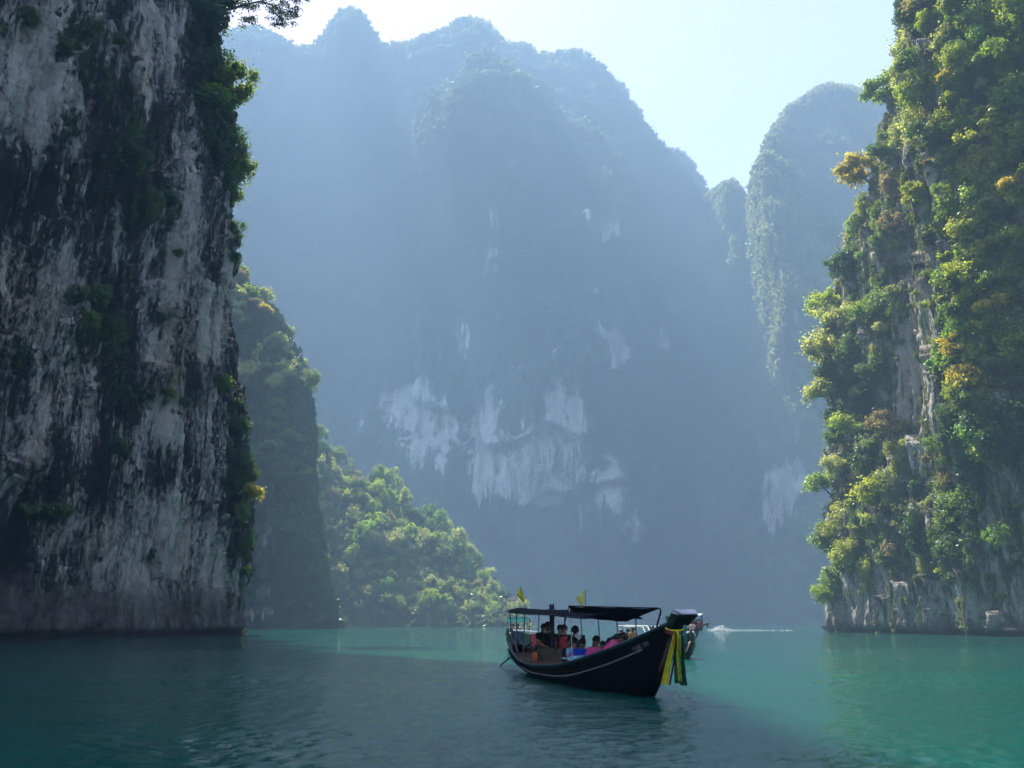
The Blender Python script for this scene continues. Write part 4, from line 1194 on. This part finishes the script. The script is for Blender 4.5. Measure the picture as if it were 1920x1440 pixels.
# forward tarpaulin
A_ = LB(1066, 1137, 26.3); B_ = LB(1233, 1141, 21.2); C_ = LB(1174, 1164, 24.0); D_ = LB(1086, 1157, 28.2)
sheet([A_, B_, C_, D_], 16, 8, .05, .02).build('awning', M_TARP, boat, True)
MB().tube([A_ + Vector((0, 0, .01)), B_ + Vector((0, 0, .01))], .018, 6).build('awning_pipe', M_DARKPOLE, boat)
MB().tube([LB(1232, 1140.5, 21.2), LB(1238, 1142, 21.2), LB(1239, 1147, 21.2), LB(1229, 1183, 21.4)], .022, 6).build('front_hoop', M_DARKPOLE, boat)
MB().tube([LB(1067, 1139, 26.3), LB(1055, 1180, 26.6), LB(1041, 1224, 27.0)], .02, 6).build('awning_strut', M_DARKPOLE, boat)
MB().tube([LB(1067, 1139, 26.3), LB(1071, 1190, 25.8), LB(1074, 1232, 25.5)], .008, 5).build('awning_rope', M_WHITE, boat)
# thick steering mast
MB().tube([LB(1034.5, 1133, 30.6), LB(1035, 1160, 30.6), LB(1036, 1235, 30.7)], [.085, .08, .075], 8).build('mast', M_DARKPOLE, boat)
# stern rails
MB().tube([LB(958, 1176, 34.3), LB(966, 1190, 34.0), LB(967, 1216, 33.7)], .02, 6).build('stern_rail', M_STEEL, boat)
MB().tube([LB(957, 1192, 34.3), LB(966, 1208, 34.0), LB(971, 1222, 33.6)], .02, 6).build('stern_rail', M_STEEL, boat)
MB().tube([LB(973, 1200, 34.3), LB(985, 1212, 33.8), LB(1000, 1217, 33.2), LB(1016, 1219, 32.4)], .025, 6).build('stern_rail', M_STEEL, boat)
# engine box, benches, long tail shaft
MB().box(LB(1030, 1232, 30.2), (.75, .62, .55)).build('engine_box', M_INNER, boat)
for s in (5.6, 6.6, 7.6, 8.6, 9.6, 10.5):
    b = float(np.interp(s, S[:, 0], S[:, 1])) * .85
    t = MB().box((s, 0, zdeck(s) + .30), (.28, 2 * b, .04)).build('bench', M_DECK, boat)
    for y in (-b * .6, b * .6): MB().box((s, y, zdeck(s) + .14), (.05, .05, .27)).build('bench_leg', M_INNER, t)
MB().tube([(1.6, .1, .95), (.2, .05, .75), (-2.6, -.1, .02)], .03, 6).build('propeller_shaft', M_DARKPOLE, boat)
# the red line low on the side
pts = []
for i in range(6, 30):
    q0, q1 = OUT[i][-1], OUT[i][-2]
    pts.append(q0.lerp(q1, .62) + Vector((0, -.012, 0)))
MB().tube(pts, .012, 5).build('red_line', M_RED, boat, True)
# fenders: black tyres pieces along the stern rim
for i in range(1, 12, 1):
    p = OUT[i][-1] + Vector((0, -.045, -.05))
    MB().tube([p, p + Vector((0, 0, -.09))], .035, 6).build('rim_bolt', M_DARKPOLE, boat)
# faded registration letters on the bow
def lettering(txt, px, py, Y, size, slope, mat, parent, name):
    cu = bpy.data.curves.new(name, 'FONT'); cu.body = txt; cu.size = size; cu.extrude = .003; cu.align_x = 'CENTER'; cu.align_y = 'CENTER'
    tmp = bpy.data.objects.new(name + '_tmp', cu); C.objects.link(tmp)
    bpy.context.view_layer.update()
    me = bpy.data.meshes.new_from_object(tmp.evaluated_get(bpy.context.evaluated_depsgraph_get()))
    bpy.data.objects.remove(tmp)
    me.materials.clear(); me.materials.append(mat)
    o = bpy.data.objects.new(name, me); C.objects.link(o); o.parent = parent
    return o
def on_side(px, py, sgn):
    """where a look through a pixel meets the shell"""
    bv = BVHTree.FromPolygons([BM @ p for r in OUT for p in r], [(i * 9 + j, i * 9 + j + 1, (i + 1) * 9 + j + 1, (i + 1) * 9 + j) for i in range(len(OUT) - 1) for j in range(8)])
    d = (P(px, py, 10) - Vector((0, 0, CH))).normalized()
    return bv.ray_cast(Vector((0, 0, CH)), d)
h = on_side(1203, 1212, 1)
if h[0] is not None:
    le = lettering('NI.BK. 902', 0, 0, 0, .15, 0, M_LETTER, boat, 'registration')
    nrm = h[1]
    if nrm.y > 0: nrm = -nrm
    h2 = on_side(1190, 1217.5, 1)
    xdir = (h[0] - h2[0]).normalized()
    nrm = (nrm - xdir * nrm.dot(xdir)).normalized()
    ydir = nrm.cross(xdir)
    M3 = Matrix((xdir, ydir, nrm)).transposed().to_4x4()
    le.matrix_local = BI @ (Matrix.Translation(h[0] + nrm * .03) @ M3)

# ribbons tied round the prow: each hangs as a thing of its own
def ribbon(name, pix, w0, w1, Y, mat, label, seed, group='ribbons tied round the prow'):
    rngr = random.Random(seed)
    pts = []
    for i in range(len(pix) - 1):
        for k in range(7):
            t = k / 7
            pts.append((pix[i][0] * (1 - t) + pix[i + 1][0] * t, pix[i][1] * (1 - t) + pix[i + 1][1] * t))
    pts.append(pix[-1])
    base = P(*pix[0], Y)
    root_v, n = [], len(pts)
    m = 6
    vs = []
    for i, (x, y) in enumerate(pts):
        c = P(x, y, Y - .02 * i / n)
        w = w0 + (w1 - w0) * i / (n - 1)
        for j in range(m + 1):
            a = (j / m - .5)
            dep = .045 * math.sin(a * 9 + i * .12 + seed) * min(1, i / 5 + .25)
            vs.append(c + Vector((a * w, dep, (-.03 if j % 2 else 0) * (i == n - 1))) - base)
    k = len(vs)
    fs = [(i * (m + 1) + j, i * (m + 1) + j + 1, (i + 1) * (m + 1) + j + 1, (i + 1) * (m + 1) + j) for i in range(n - 1) for j in range(m)]
    vs += [p + Vector((0, .006, 0)) for p in vs]
    fs += [tuple(q + k for q in reversed(f)) for f in fs]
    o = MB().add(vs, fs).build(name, mat, None, True, base)
    tag(o, label, 'ribbon', group)
    return o
YR = 19.75
ribbon('ribbon', [(1267, 1184), (1260, 1215), (1252, 1250), (1246, 1282)], .07, .17, YR, M_YEL, 'bright yellow ribbon hanging furthest aft from the prow', 1)
ribbon('ribbon', [(1270, 1184), (1267, 1225), (1256, 1283)], .05, .06, YR + .08, M_REDC, 'thin dark red ribbon half hidden behind the bright yellow one', 2)
ribbon('ribbon', [(1269, 1185), (1268, 1220), (1270, 1252), (1271, 1280)], .08, .14, YR - .02, M_GRNC, 'wide green ribbon hanging in the middle of the prow bunch', 3)
ribbon('ribbon', [(1268, 1184), (1269, 1215), (1271, 1240)], .035, .03, YR - .10, M_REDC, 'short bright red ribbon between the green and yellow ones', 4)
ribbon('ribbon', [(1271, 1184), (1271, 1225), (1275, 1276)], .05, .06, YR - .13, M_YEL, 'narrow yellow ribbon lying over the wide green one', 5)
ribbon('ribbon', [(1277, 1184), (1277, 1235), (1282, 1284)], .07, .15, YR - .05, M_GRNC, 'long green ribbon on the far side of the prow', 6)
ribbon('ribbon', [(1275, 1190), (1276, 1228)], .02, .025, YR - .14, M_YEL, 'short thin yellow ribbon on the long green one', 7)
ribbon('ribbon', [(1284, 1172), (1285, 1200), (1283, 1232)], .07, .06, YR, M_AQUA, 'pale aqua gauzy ribbon at the outer side of the prow', 8)
wr = empty('ribbon_wrap', P(1267, 1180, YR + .1))
tag(wr, 'ribbons of yellow, red and green wound round the neck of the prow', 'ribbon', 'ribbons tied round the prow')
for k, mt in enumerate((M_YEL, M_REDC, M_GRNC, M_REDP)):
    pts = []
    for q in range(15):
        t = q / 14 * math.pi
        pts.append(P(1267.5 - 19.5 * math.cos(t), 1177 + k * 2.3 + 5.5 * math.sin(t) - (2.5 if q > 10 else 0), YR + .22 - .22 * math.sin(t)) - wr.location)
    MB().tube(pts, .017, 6).build('wound_band', mt, wr, True)

# flags
def flag(px0, py0, px1, py1, Y, pole_top, pole_bot, mat, label, lean):
    b = P(*pole_bot, Y); root = empty('flag', b)
    tag(root, label, 'flag', 'yellow flags above the longtail boat')
    MB().tube([(0, 0, 0), P(*pole_top, Y) - b], .008, 5).build('pole', M_DARKPOLE, root)
    a, c, d = P(px0, py0, Y) - b, P(px1, py1, Y) - b, P(*lean, Y) - b
    n = 7; vs = []
    for i in range(n + 1):
        for j in range(n + 1):
            u, w = i / n, j / n
            p = a.lerp(c, u).lerp(d.lerp(c + (d - a) * .35, u * .9), w)
            p.y += .05 * math.sin(w * 6 + u * 3)
            vs.append(p)
    k = len(vs)
    fs = [(i * (n + 1) + j, i * (n + 1) + j + 1, (i + 1) * (n + 1) + j + 1, (i + 1) * (n + 1) + j) for i in range(n) for j in range(n)]
    vs += [p + Vector((0, .005, 0)) for p in vs]; fs += [tuple(q + k for q in reversed(f)) for f in fs]
    cl = MB().add(vs, fs).build('cloth', mat, root, True)
    cc = (a + c + d) / 3 + Vector((0, -.06, 0))
    MB().tube([cc + Vector((math.cos(t) * .045, 0, math.sin(t) * .05)) for t in [q * .7 for q in range(10)]], .007, 5).build('emblem', simple('flag_emblem', (.45, .38, .06), .8), cl)
flag(976, 1101, 985, 1127, 33.0, (976, 1100), (986, 1146), M_YEL, 'small yellow flag on a pole over the stern canopy', (968, 1114))
flag(1097, 1106, 1097, 1133, 27.0, (1097.5, 1105), (1097.5, 1140), M_PALEYEL, 'pale yellow flag standing over the dark forward awning', (1079, 1121))

# ---------------- the other boats
def small_boat(name, stern, bow, st, mats, label, zsc=1.0):
    root, M = heading_root(name, stern, bow)
    tag(root, label, 'boat')
    S_, O_ = hull_parts(root, st, mats, .3)
    planks(root, S_, .4, st[-1][0] * .8, lambda s: .2, M_DECK, .6)
    return root, M, S_, O_
# boat with the mint roof, behind the stern
st_b = [(0, .8, .55, .1), (2, 1.0, .55, -.2), (6, 1.05, .6, -.3), (8.5, .8, .85, -.2), (9.8, .35, 1.1, 0), (10.5, .08, 1.3, .4)]
b2, M2, S2, O2 = small_boat('passenger_boat', (2.6, 66.0), (-.15, 57.5), [(s * .86, *r) for s, *r in st_b], dict(hull=M_NAVY, inner=M_INNER, rail=M_STEEL, strake=M_STRAKE), 'small passenger boat with mint green roof, seen behind the longtail stern')
I2 = M2.inverted()
def B2(px, py, Y): return I2 @ P(px, py, Y)
sheet([B2(951, 1159, 59.5), B2(990, 1157.5, 59.5), B2(994, 1159, 63), B2(957, 1159, 63)], 6, 4, .03, .04).build('roof', M_MINT, b2, True)
v0 = [B2(951, 1158, 59.5), B2(989, 1157, 59.5), B2(989, 1166, 59.5), B2(951, 1166, 59.5)]
MB().add(v0 + [p + Vector((-.05, 0, 0)) for p in v0], [(0, 1, 2, 3), (7, 6, 5, 4), (0, 4, 5, 1), (1, 5, 6, 2), (2, 6, 7, 3), (3, 7, 4, 0)]).build('roof_valance', M_MINT, b2)
for (a, b_, y) in ((951, 1190, 59.5), (989, 1185, 59.5), (993, 1184, 63), (962, 1188, 63)):
    MB().tube([B2(a, 1160, y), B2(a, b_, y)], .025, 5).build('roof_post', M_STEEL, b2)
for px0, px1, mt in ((974, 984, M_NAVY), (984, 996, M_GREENP), (996, 1011, M_REDP)):
    y0 = 56.2
    v0 = [B2(px0, 1188, y0), B2(px1, 1189, y0 + .2), B2(px1, 1212, y0 + .2), B2(px0, 1210, y0)]
    MB().add(v0 + [p + Vector((-.06, 0, 0)) for p in v0], [(0, 1, 2, 3), (7, 6, 5, 4), (0, 4, 5, 1), (1, 5, 6, 2), (2, 6, 7, 3), (3, 7, 4, 0)]).build('side_panel', mt, b2)
MB().tube([B2(962, 1182, 57), B2(985, 1183, 57), B2(1010, 1186, 57.3)], .05, 6).build('side_rail', M_WHITE, b2)
# boat with the white frame
st_c = [(0, .8, .5, 0), (3, 1.0, .5, -.25), (6, .95, .6, -.3), (8, .6, .9, -.2), (9, .1, 1.2, .2)]
b3, M3_, S3, O3 = small_boat('framed_boat', (6.6, 50.5), (8.3, 42.5), [(s * .9, *r) for s, *r in st_c], dict(hull=M_GREEN, inner=M_INNER, rail=M_WHITE, strake=M_STRAKE), 'open boat with bare white awning frame, seen behind the longtail bow')
I3 = M3_.inverted()
def B3(px, py, Y): return I3 @ P(px, py, Y)
MB().tube([B3(1163, 1200, 48), B3(1160, 1174, 48), B3(1175, 1173, 47), B3(1214, 1174, 45), B3(1221, 1190, 44.5)], .03, 6).build('awning_frame', M_WHITE, b3)
MB().tube([B3(1172, 1196, 50), B3(1170, 1175, 50), B3(1205, 1175.5, 47.5), B3(1212, 1190, 47)], .025, 6).build('awning_frame', M_WHITE, b3)
MB().tube([B3(1160, 1174, 48), B3(1170, 1175, 50)], .025, 6).build('awning_frame', M_WHITE, b3)
# green boat with the pale blue roof, heading towards the camera
st_d = [(0, .8, .9, .1), (2, 1.0, .6, -.1), (6, 1.05, .6, -.3), (9, .85, 1.1, -.3), (10.5, .4, 1.55, -.1), (11.3, .1, 1.85, .5)]
b4, M4_, S4, O4 = small_boat('tour_boat', (16.6, 86), (13.0, 75), st_d, dict(hull=M_GREEN, inner=M_INNER, rail=M_GREENP, strake=M_STRAKE), 'green tour boat with pale blue roof, seen beyond the longtail prow')
I4 = M4_.inverted()
def B4(px, py, Y): return I4 @ P(px, py, Y)
sheet([B4(1290, 1154, 82), B4(1316, 1154, 82), B4(1318, 1150, 85.5), B4(1292, 1150, 85.5)], 6, 4, .05, .06).build('roof', M_BLUEROOF, b4, True)
for (a, b_, y) in ((1291, 1178, 82), (1315, 1180, 82), (1317, 1180, 85), (1303, 1178, 83)):
    MB().tube([B4(a, 1153, y), B4(a, b_, y)], .04, 5).build('roof_post', M_DARKPOLE, b4)
v0 = [B4(1247, 1155.5, 75), B4(1258, 1155.5, 75), B4(1256, 1166, 75.1), B4(1250, 1166, 75.1)]
MB().add(v0 + [p + Vector((-.3, 0, 0)) for p in v0], [(0, 1, 2, 3), (7, 6, 5, 4), (0, 4, 5, 1), (1, 5, 6, 2), (2, 6, 7, 3), (3, 7, 4, 0)]).build('prow_head', M_GREEN, b4)
MB().tube([B4(1318, 1172, 86), B4(1326, 1168, 88), B4(1327, 1176, 88)], .12, 6).build('outboard_engine', M_STEEL, b4)

# wake far behind it
def foam():
    rng = np.random.default_rng(3)
    n = 1500
    base = P(1330, 1178.5, 175)
    x = rng.exponential(3.6, n); x = np.clip(x, 0, 15)
    y = rng.normal(0, 1.3, n)
    z = rng.random(n) ** 2 * (0.8 * np.exp(-((x - 2.2) / 1.1) ** 2) + .10)
    c = np.stack([x, y, z + .03], 1); nn = rng.normal(size=(n, 3)); nn /= np.linalg.norm(nn, axis=1)[:, None]
    v, f = leaf_quads(c, nn, .16, rng, 1.2)
    o = add_obj('wake_foam', make_mesh('wake_foam', v, f, False), simple('foam', (.8, .82, .82), .9, .05), None, (base.x, 175, 0))
    tag(o, 'white foam and spray thrown up behind the far boat', None, None, 'stuff')
foam()
# stick and driftwood
p = P(501, 1187, 0.1 + water_y(1187)); yy = water_y(1187)
sk = MB().tube([(0, 0, -.3), (.03, 0, .35), (-.06, 0, .95), (.02, 0, 1.15)], [.10, .09, .06, .03], 6).build('stick', M_BARK, None, True, (P(501, 1187, yy).x, yy, 0))
tag(sk, 'thin dark stick standing up out of the water near the shaded cliff', 'stick')
dl = MB().tube([(0, 0, -.2), (-.7, .1, .25), (-1.5, .1, .75), (-1.9, 0, 1.15)], [.2, .17, .12, .05], 6).tube([(-1.0, .1, .4), (-1.2, .1, .95)], [.08, .03], 5).build('driftwood', M_BARK, None, True, (52.0, 149.5, 0))
tag(dl, 'dark driftwood branch poking out of the water at the sunlit cliff tip', 'driftwood')

# ================================================================== PEOPLE
def skin_mesh(name, verts, edges, radii, sub=1):
    me = bpy.data.meshes.new(name); me.from_pydata(verts, edges, []); me.update()
    o = bpy.data.objects.new(name, me); C.objects.link(o)
    md = o.modifiers.new('skin', 'SKIN')
    for i, r in enumerate(radii):
        sv = me.skin_vertices[0].data[i]; sv.radius = (r, r) if not hasattr(r, '__len__') else r; sv.use_root = (i == 0)
    s = o.modifiers.new('sub', 'SUBSURF'); s.levels = sub; s.render_levels = sub
    md.use_smooth_shade = True
    bpy.context.view_layer.update()
    m2 = bpy.data.meshes.new_from_object(o.evaluated_get(bpy.context.evaluated_depsgraph_get()))
    bpy.data.objects.remove(o)
    vs = [v.co.copy() for v in m2.vertices]; fs = [tuple(p.vertices) for p in m2.polygons]
    return vs, fs

def body_joints(lean, head_dip, arms):
    """a seated figure, pelvis at the origin, facing +x"""
    sl, cl = math.sin(lean), math.cos(lean)
    def up(t, side=0, f=0): return (sl * t + f * cl, side, cl * t - f * sl)
    J = {'pelvis': (0, 0, 0.02), 'waist': up(.20), 'chest': up(.38), 'neck': up(.52), 'nape': up(.57, 0, .01 + head_dip * .3), 'head': up(.66 - head_dip * .4, 0, .03 + head_dip), 'crown': up(.74 - head_dip * .6, 0, .03 + head_dip * 1.4)}
    for s, n in ((1, 'l'), (-1, 'r')):
        J['sh' + n] = up(.46, .17 * s)
        if arms == 'lap': e, w = up(.24, .24 * s, .06), up(.17, .12 * s, .28)
        elif arms == 'face': e, w = up(.26, .22 * s, .14), up(.50, .07 * s, .22)
        else: e, w = up(.22, .26 * s, .02), up(.06, .26 * s, .14)
        J['el' + n] = e; J['wr' + n] = w
        J['hip' + n] = (.02, .10 * s, 0)
        J['kn' + n] = (.42, .13 * s, .03); J['an' + n] = (.44, .12 * s, -.36); J['to' + n] = (.58, .13 * s, -.40)
    return J
RAD = {'pelvis': .125, 'waist': .12, 'chest': .135, 'neck': .058, 'nape': .052, 'head': .088, 'crown': .070, 'sh': .062, 'el': .043, 'wr': .028, 'hip': .085, 'kn': .058, 'an': .038, 'to': .030}
BONES = [('pelvis', 'waist'), ('waist', 'chest'), ('chest', 'neck'), ('neck', 'nape'), ('nape', 'head'), ('head', 'crown')] + [b for s in 'lr' for b in (('chest', 'sh' + s), ('sh' + s, 'el' + s), ('el' + s, 'wr' + s), ('pelvis', 'hip' + s), ('hip' + s, 'kn' + s), ('kn' + s, 'an' + s), ('an' + s, 'to' + s))]
def rad(n): return RAD[n] if n in RAD else RAD[n[:-1]]
M_SKIN = [simple('skin_a', (.30, .16, .10), .55, .1), simple('skin_b', (.42, .25, .17), .55, .1)]
M_HAIR = simple('black_hair', (.010, .009, .009), .4, .3)
M_EYE = simple('eye_dark', (.01, .01, .01), .2, .1)
POSE = {}
def pose(lean, dip, arms):
    key = (lean, dip, arms)
    if key in POSE: return POSE[key]
    J = body_joints(lean, dip, arms); names = list(J)
    idx = {n: i for i, n in enumerate(names)}
    v, f = skin_mesh('body', [J[n] for n in names], [(idx[a], idx[b]) for a, b in BONES], [rad(n) for n in names], 2)
    mb = MB().add(v, f)
    H = Vector(J['head']); Cn = Vector(J['crown'])
    upv = (Cn - Vector(J['nape'])).normalized(); fw = (Vector((1, 0, 0)) - upv * upv.x).normalized()
    mb.ball(H + fw * .092 - upv * .012, (.018, .014, .022), 6, 5)                 # nose
    mb.tube([H + fw * .082 - upv * .052 + Vector((0, y, 0)) for y in (-.024, 0, .024)], .007, 5)   # mouth
    for s in (1, -1): mb.ball(H + Vector((0, s * .088, 0)) - upv * .008, (.022, .010, .030), 6, 5)   # ears
    for s, n in ((1, 'l'), (-1, 'r')):            # hands: palm, four fingers and a thumb
        w = Vector(J['wr' + n]); d = (w - Vector(J['el' + n])).normalized(); side = Vector((0, -s, 0))
        q = d.cross(side).normalized()
        mb.ball(w + d * .045, (.042, .034, .028), 8, 6)
        for k in range(4):
            o = side * ((k - 1.5) * .018); l = (.058, .068, .064, .05)[k]
            mb.tube([w + d * .07 + o, w + d * (.07 + l * .55) + o + q * .006, w + d * (.07 + l * .9) + o + q * .026], [.0095, .009, .007], 5)
        mb.tube([w + d * .03 + side * .03, w + d * .06 + side * .055, w + d * .085 + side * .05 + q * .02], [.012, .010, .008], 5)
    body = make_mesh('body', mb.v, mb.f, True)
    def garment(sub, grow, name, ends):
        ns = [n for n in names if n in sub]; ix = {n: i for i, n in enumerate(ns)}
        co = {n: Vector(J[n]) for n in ns}
        v, f = skin_mesh(name, [co[n] for n in ns], [(ix[a], ix[b]) for a, b in BONES if a in ix and b in ix], [rad(n) * grow + ends.get(n[:2], 0) for n in ns], 2)
        return make_mesh(name, v, f, True)
    Jc = dict(J)
    for s in 'lr':
        J['el' + s] = tuple(Vector(J['sh' + s]).lerp(Vector(J['el' + s]), .8))
    J['neck'] = tuple(Vector(J['chest']).lerp(Vector(J['neck']), .72))
    shirt = garment({'pelvis', 'waist', 'chest', 'neck', 'shl', 'shr', 'ell', 'elr'}, 1.13, 'shirt', {'el': .008, 'ne': .012})
    vest = garment({'pelvis', 'waist', 'chest', 'neck', 'shl', 'shr'}, 1.33, 'life_vest', {'pe': -.05, 'ne': .02, 'sh': .0})
    J = Jc
    trousers = garment({'pelvis', 'hipl', 'hipr', 'knl', 'knr', 'anl', 'anr'}, 1.12, 'trousers', {})
    hb = MB()
    c = H + upv * .035 - fw * .022
    vs, fs = [], []
    n, m = 14, 9
    for i in range(m + 1):
        ph = math.pi * .62 * i / m
        for k in range(n):
            t = 2 * math.pi * k / n
            r = .108 * (1 + .05 * math.sin(3 * t + i))
            q = fw * (math.sin(ph) * math.cos(t) * r * 1.02) + Vector((0, 1, 0)) * (math.sin(ph) * math.sin(t) * r * .93) + upv * (math.cos(ph) * r * 1.0)
            if math.cos(t) > .35 and i > m * .62: q = q * .80
            vs.append(c + q)
    for i in range(m):
        for k in range(n): fs.append((i * n + k, (i + 1) * n + k, (i + 1) * n + (k + 1) % n, i * n + (k + 1) % n))
    hb.add(vs, fs)
    short = make_mesh('hair', hb.v, hb.f, True)
    hl = MB().add(vs, fs)
    hl.tube([H - fw * .05, H - fw * .085 - upv * .12, H - fw * .075 - upv * .27], [.085, .085, .055], 8)
    long_ = make_mesh('hair_long', hl.v, hl.f, True)
    eb = MB()
    for s in (1, -1): eb.ball(H + fw * .083 + Vector((0, s * .031, 0)) + upv * .012, (.008, .013, .008), 6, 4)
    eyes = make_mesh('eyes', eb.v, eb.f, True)
    for me in (body, shirt, vest, trousers, short, long_, eyes): me.materials.append(M_HAIR)
    POSE[key] = dict(body=body, shirt=shirt, life_vest=vest, trousers=trousers, hair=short, long=long_, eyes=eyes, head=H)
    return POSE[key]
_cloth = {}
def cl(col):
    if col not in _cloth: _cloth[col] = simple('garment_cloth', col, .85, .2, 14.0, .2, bump=.15)
    return _cloth[col]
def person(px, py, Y, face, label, shirt=(.02, .02, .025), trousers=(.03, .03, .05), vest=None, hair='hair', sc=1.0, lean=.12, dip=.02, arms='lap', skin=0, group='passengers in the longtail boat', hat=None):
    """px, py: where the middle of the head is"""
    ps = pose(lean, dip, arms)
    if 'longtail' in group: sc *= 1.12
    hp = P(px, py, Y)
    Rm = Matrix.Rotation(face, 3, 'Z')
    base = hp - Rm @ (ps['head'] * sc)
    root = empty('person', base, face); root.scale = (sc, sc, sc)
    tag(root, label, 'person', group)
    def part(nm, me, mat):
        o = bpy.data.objects.new(nm, me); C.objects.link(o); o.parent = root
        o.material_slots[0].link = 'OBJECT'; o.material_slots[0].material = mat
        return o
    part('body', ps['body'], M_SKIN[skin]); part('shirt', ps['shirt'], cl(shirt)); part('trousers', ps['trousers'], cl(trousers))
    part('hair', ps['long' if hair == 'long' else 'hair'], M_HAIR); part('eyes', ps['eyes'], M_EYE)
    if vest: part('life_vest', ps['life_vest'], cl(vest))
    if hat:
        c = ps['head'] + Vector((0, 0, .10))
        MB().tube([c + Vector((0, 0, -.03)), c, c + Vector((0, 0, .04)), c + Vector((0, 0, .06))], [.17, .125, .115, .07], 12).build('hat', cl(hat), root, True)
    return root
BH = math.atan2(BOW[1] - STERN[1], BOW[0] - STERN[0])
PINK, REDV = (.95, .10, .30), (.42, .05, .05)
person(1027.5, 1176, 31.0, BH, 'tall boatman in black sitting high beside the dark mast', (.008, .008, .01), (.16, .15, .17), sc=1.12, lean=.05)
person(1019.5, 1178, 32.6, BH + .4, 'dark-haired passenger in a red vest half hidden behind the boatman', vest=REDV)
person(1050.5, 1180, 30.8, BH + 2.6, 'passenger in a red life vest nearer the mast, seen from behind', vest=REDV)
person(1058, 1180.5, 30.2, BH + 2.9, 'passenger in a red life vest under the awning strut', vest=REDV)
person(1078.5, 1184, 28.0, BH - .5, 'man in dark clothes bending his head over a white sheet', (.012, .014, .022), lean=.25, dip=.05, arms='face', sc=1.08)
person(1078, 1207, 26.6, BH + .1, 'child in pink vest over pale blue sleeves at the low gunwale', (.30, .55, .75), vest=PINK, sc=.86, skin=1, trousers=(.5, .6, .65))
person(1092, 1207, 26.2, BH + .3, 'long-haired passenger in a deep blue shirt', (.02, .07, .55), hair='long', sc=.97, dip=.04)
person(1118.5, 1203, 25.4, BH - .1, 'dark-haired passenger in a pink life vest at the middle of the gunwale', (.90, .10, .30), vest=PINK, sc=1.0, hair='long')
person(1144, 1207, 24.7, BH - .5, 'short-haired passenger with hands raised to the face behind the gunwale', (.30, .06, .12), arms='face', skin=1, sc=.98, dip=.03)
person(1168, 1197, 24.0, BH + .9, 'black-haired passenger in pink leaning forward nearest the bow', (.80, .10, .28), vest=PINK, lean=.75, dip=.04, sc=1.0, hair='long')
person(1131, 1211, 24.9, BH + .2, 'small passenger in pink just forward of the middle of the gunwale', (.90, .12, .34), sc=.8, vest=PINK)
gB = 'people in the boats behind'
person(1178, 1184, 47.0, -1.2, 'passenger in a black and white top under the white frame', (.35, .35, .36), group=gB)
person(1165, 1185, 47.6, -1.2, 'dark-haired passenger at the aft post of the white frame', (.08, .08, .09), group=gB)
person(1187.5, 1181, 46.5, -1.4, 'woman in a brown patterned top under the white frame', (.30, .16, .05), group=gB, hair='long')
person(1223, 1179, 44.0, -1.0, 'man in a cream shirt leaning back beyond the bow gunwale', (.75, .72, .58), lean=-.3, group=gB, skin=1)
person(1233, 1179.5, 43.6, -1.6, 'passenger in a cream sun hat beyond the front hoop', (.6, .58, .5), hat=(.75, .7, .6), group=gB)
person(962, 1173, 58.5, -1.8, 'pale-faced passenger at the end of the mint-roofed boat', (.2, .19, .16), group=gB, skin=1)
person(971, 1173, 59.0, -1.8, 'passenger in an olive top under the mint roof', (.10, .09, .05), group=gB)
person(990, 1183, 59.0, -1.8, 'person in white behind the red and green side panels', (.7, .7, .68), group=gB, skin=1)
for i, (x, y, yy, c, lb) in enumerate([(1294, 1163, 81, (.45, .05, .05), 'passenger in red closest to the prow of the green tour boat'), (1301, 1162, 82, (.02, .02, .03), 'standing dark figure in the middle of the green tour boat'), (1307, 1164, 82, (.40, .06, .07), 'passenger in dull red in the middle of the green tour boat'), (1312, 1164, 84, (.35, .08, .05), 'passenger in brick red at the stern of the green tour boat'), (1298, 1168, 79, (.6, .55, .5), 'passenger in a pale top low in the green tour boat')]):
    person(x, y, yy, -1.9, lb, c, group=gB, sc=1.05)

# loose things aboard
def bag():
    b = LB(1085, 1237, 26.2); w = BM @ b
    rng = np.random.default_rng(4)
    n, m = 14, 9; vs, fs = [], []
    for i in range(m + 1):
        ph = math.pi * i / m
        for k in range(n):
            t = 2 * math.pi * k / n
            d = Vector((math.sin(ph) * math.cos(t), math.sin(ph) * math.sin(t), math.cos(ph)))
            r = 1 + .28 * float(noise(d.x * 2.3, d.y * 2.3, d.z * 2.3, 9))
            vs.append(Vector((d.x * .36 * r, d.y * .22 * r, d.z * .13 * r)))
    for i in range(m):
        for k in range(n): fs.append((i * n + k, (i + 1) * n + k, (i + 1) * n + (k + 1) % n, i * n + (k + 1) % n))
    o = MB().add(vs, fs).build('plastic_bag', simple('pale_blue_plastic', (.40, .62, .68), .3, .35, 12.0, .5, bump=.6), None, True, w)
    tag(o, 'crumpled pale blue and white plastic sheet on the lap beside the gunwale', 'bag')
bag()
w = P(1086.5, 1196, 27.5)
o = MB().box((0, 0, 0), (.30, .02, .12), Matrix.Rotation(.75, 3, 'Y')).build('paper_sheet', cl((.7, .7, .72)), None, False, w)
tag(o, 'white sheet of paper held in front of the man in dark clothes', 'paper')
w = P(1003.5, 1231, 32.0)
fl = empty('fuel_can', w); tag(fl, 'small orange can standing on the stern deck', 'can')
MB().tube([(0, 0, -.16), (0, 0, -.15), (0, 0, .12), (0, 0, .15)], [.10, .12, .12, .07], 10).build('can_body', M_ORANGE, fl, True)
MB().tube([(0, 0, .15), (0, 0, .19)], .035, 8).build('cap', M_DARKPOLE, fl)
MB().tube([(-.06, 0, .14), (-.05, 0, .21), (.05, 0, .21), (.06, 0, .14)], .012, 5).build('handle', M_DARKPOLE, fl)
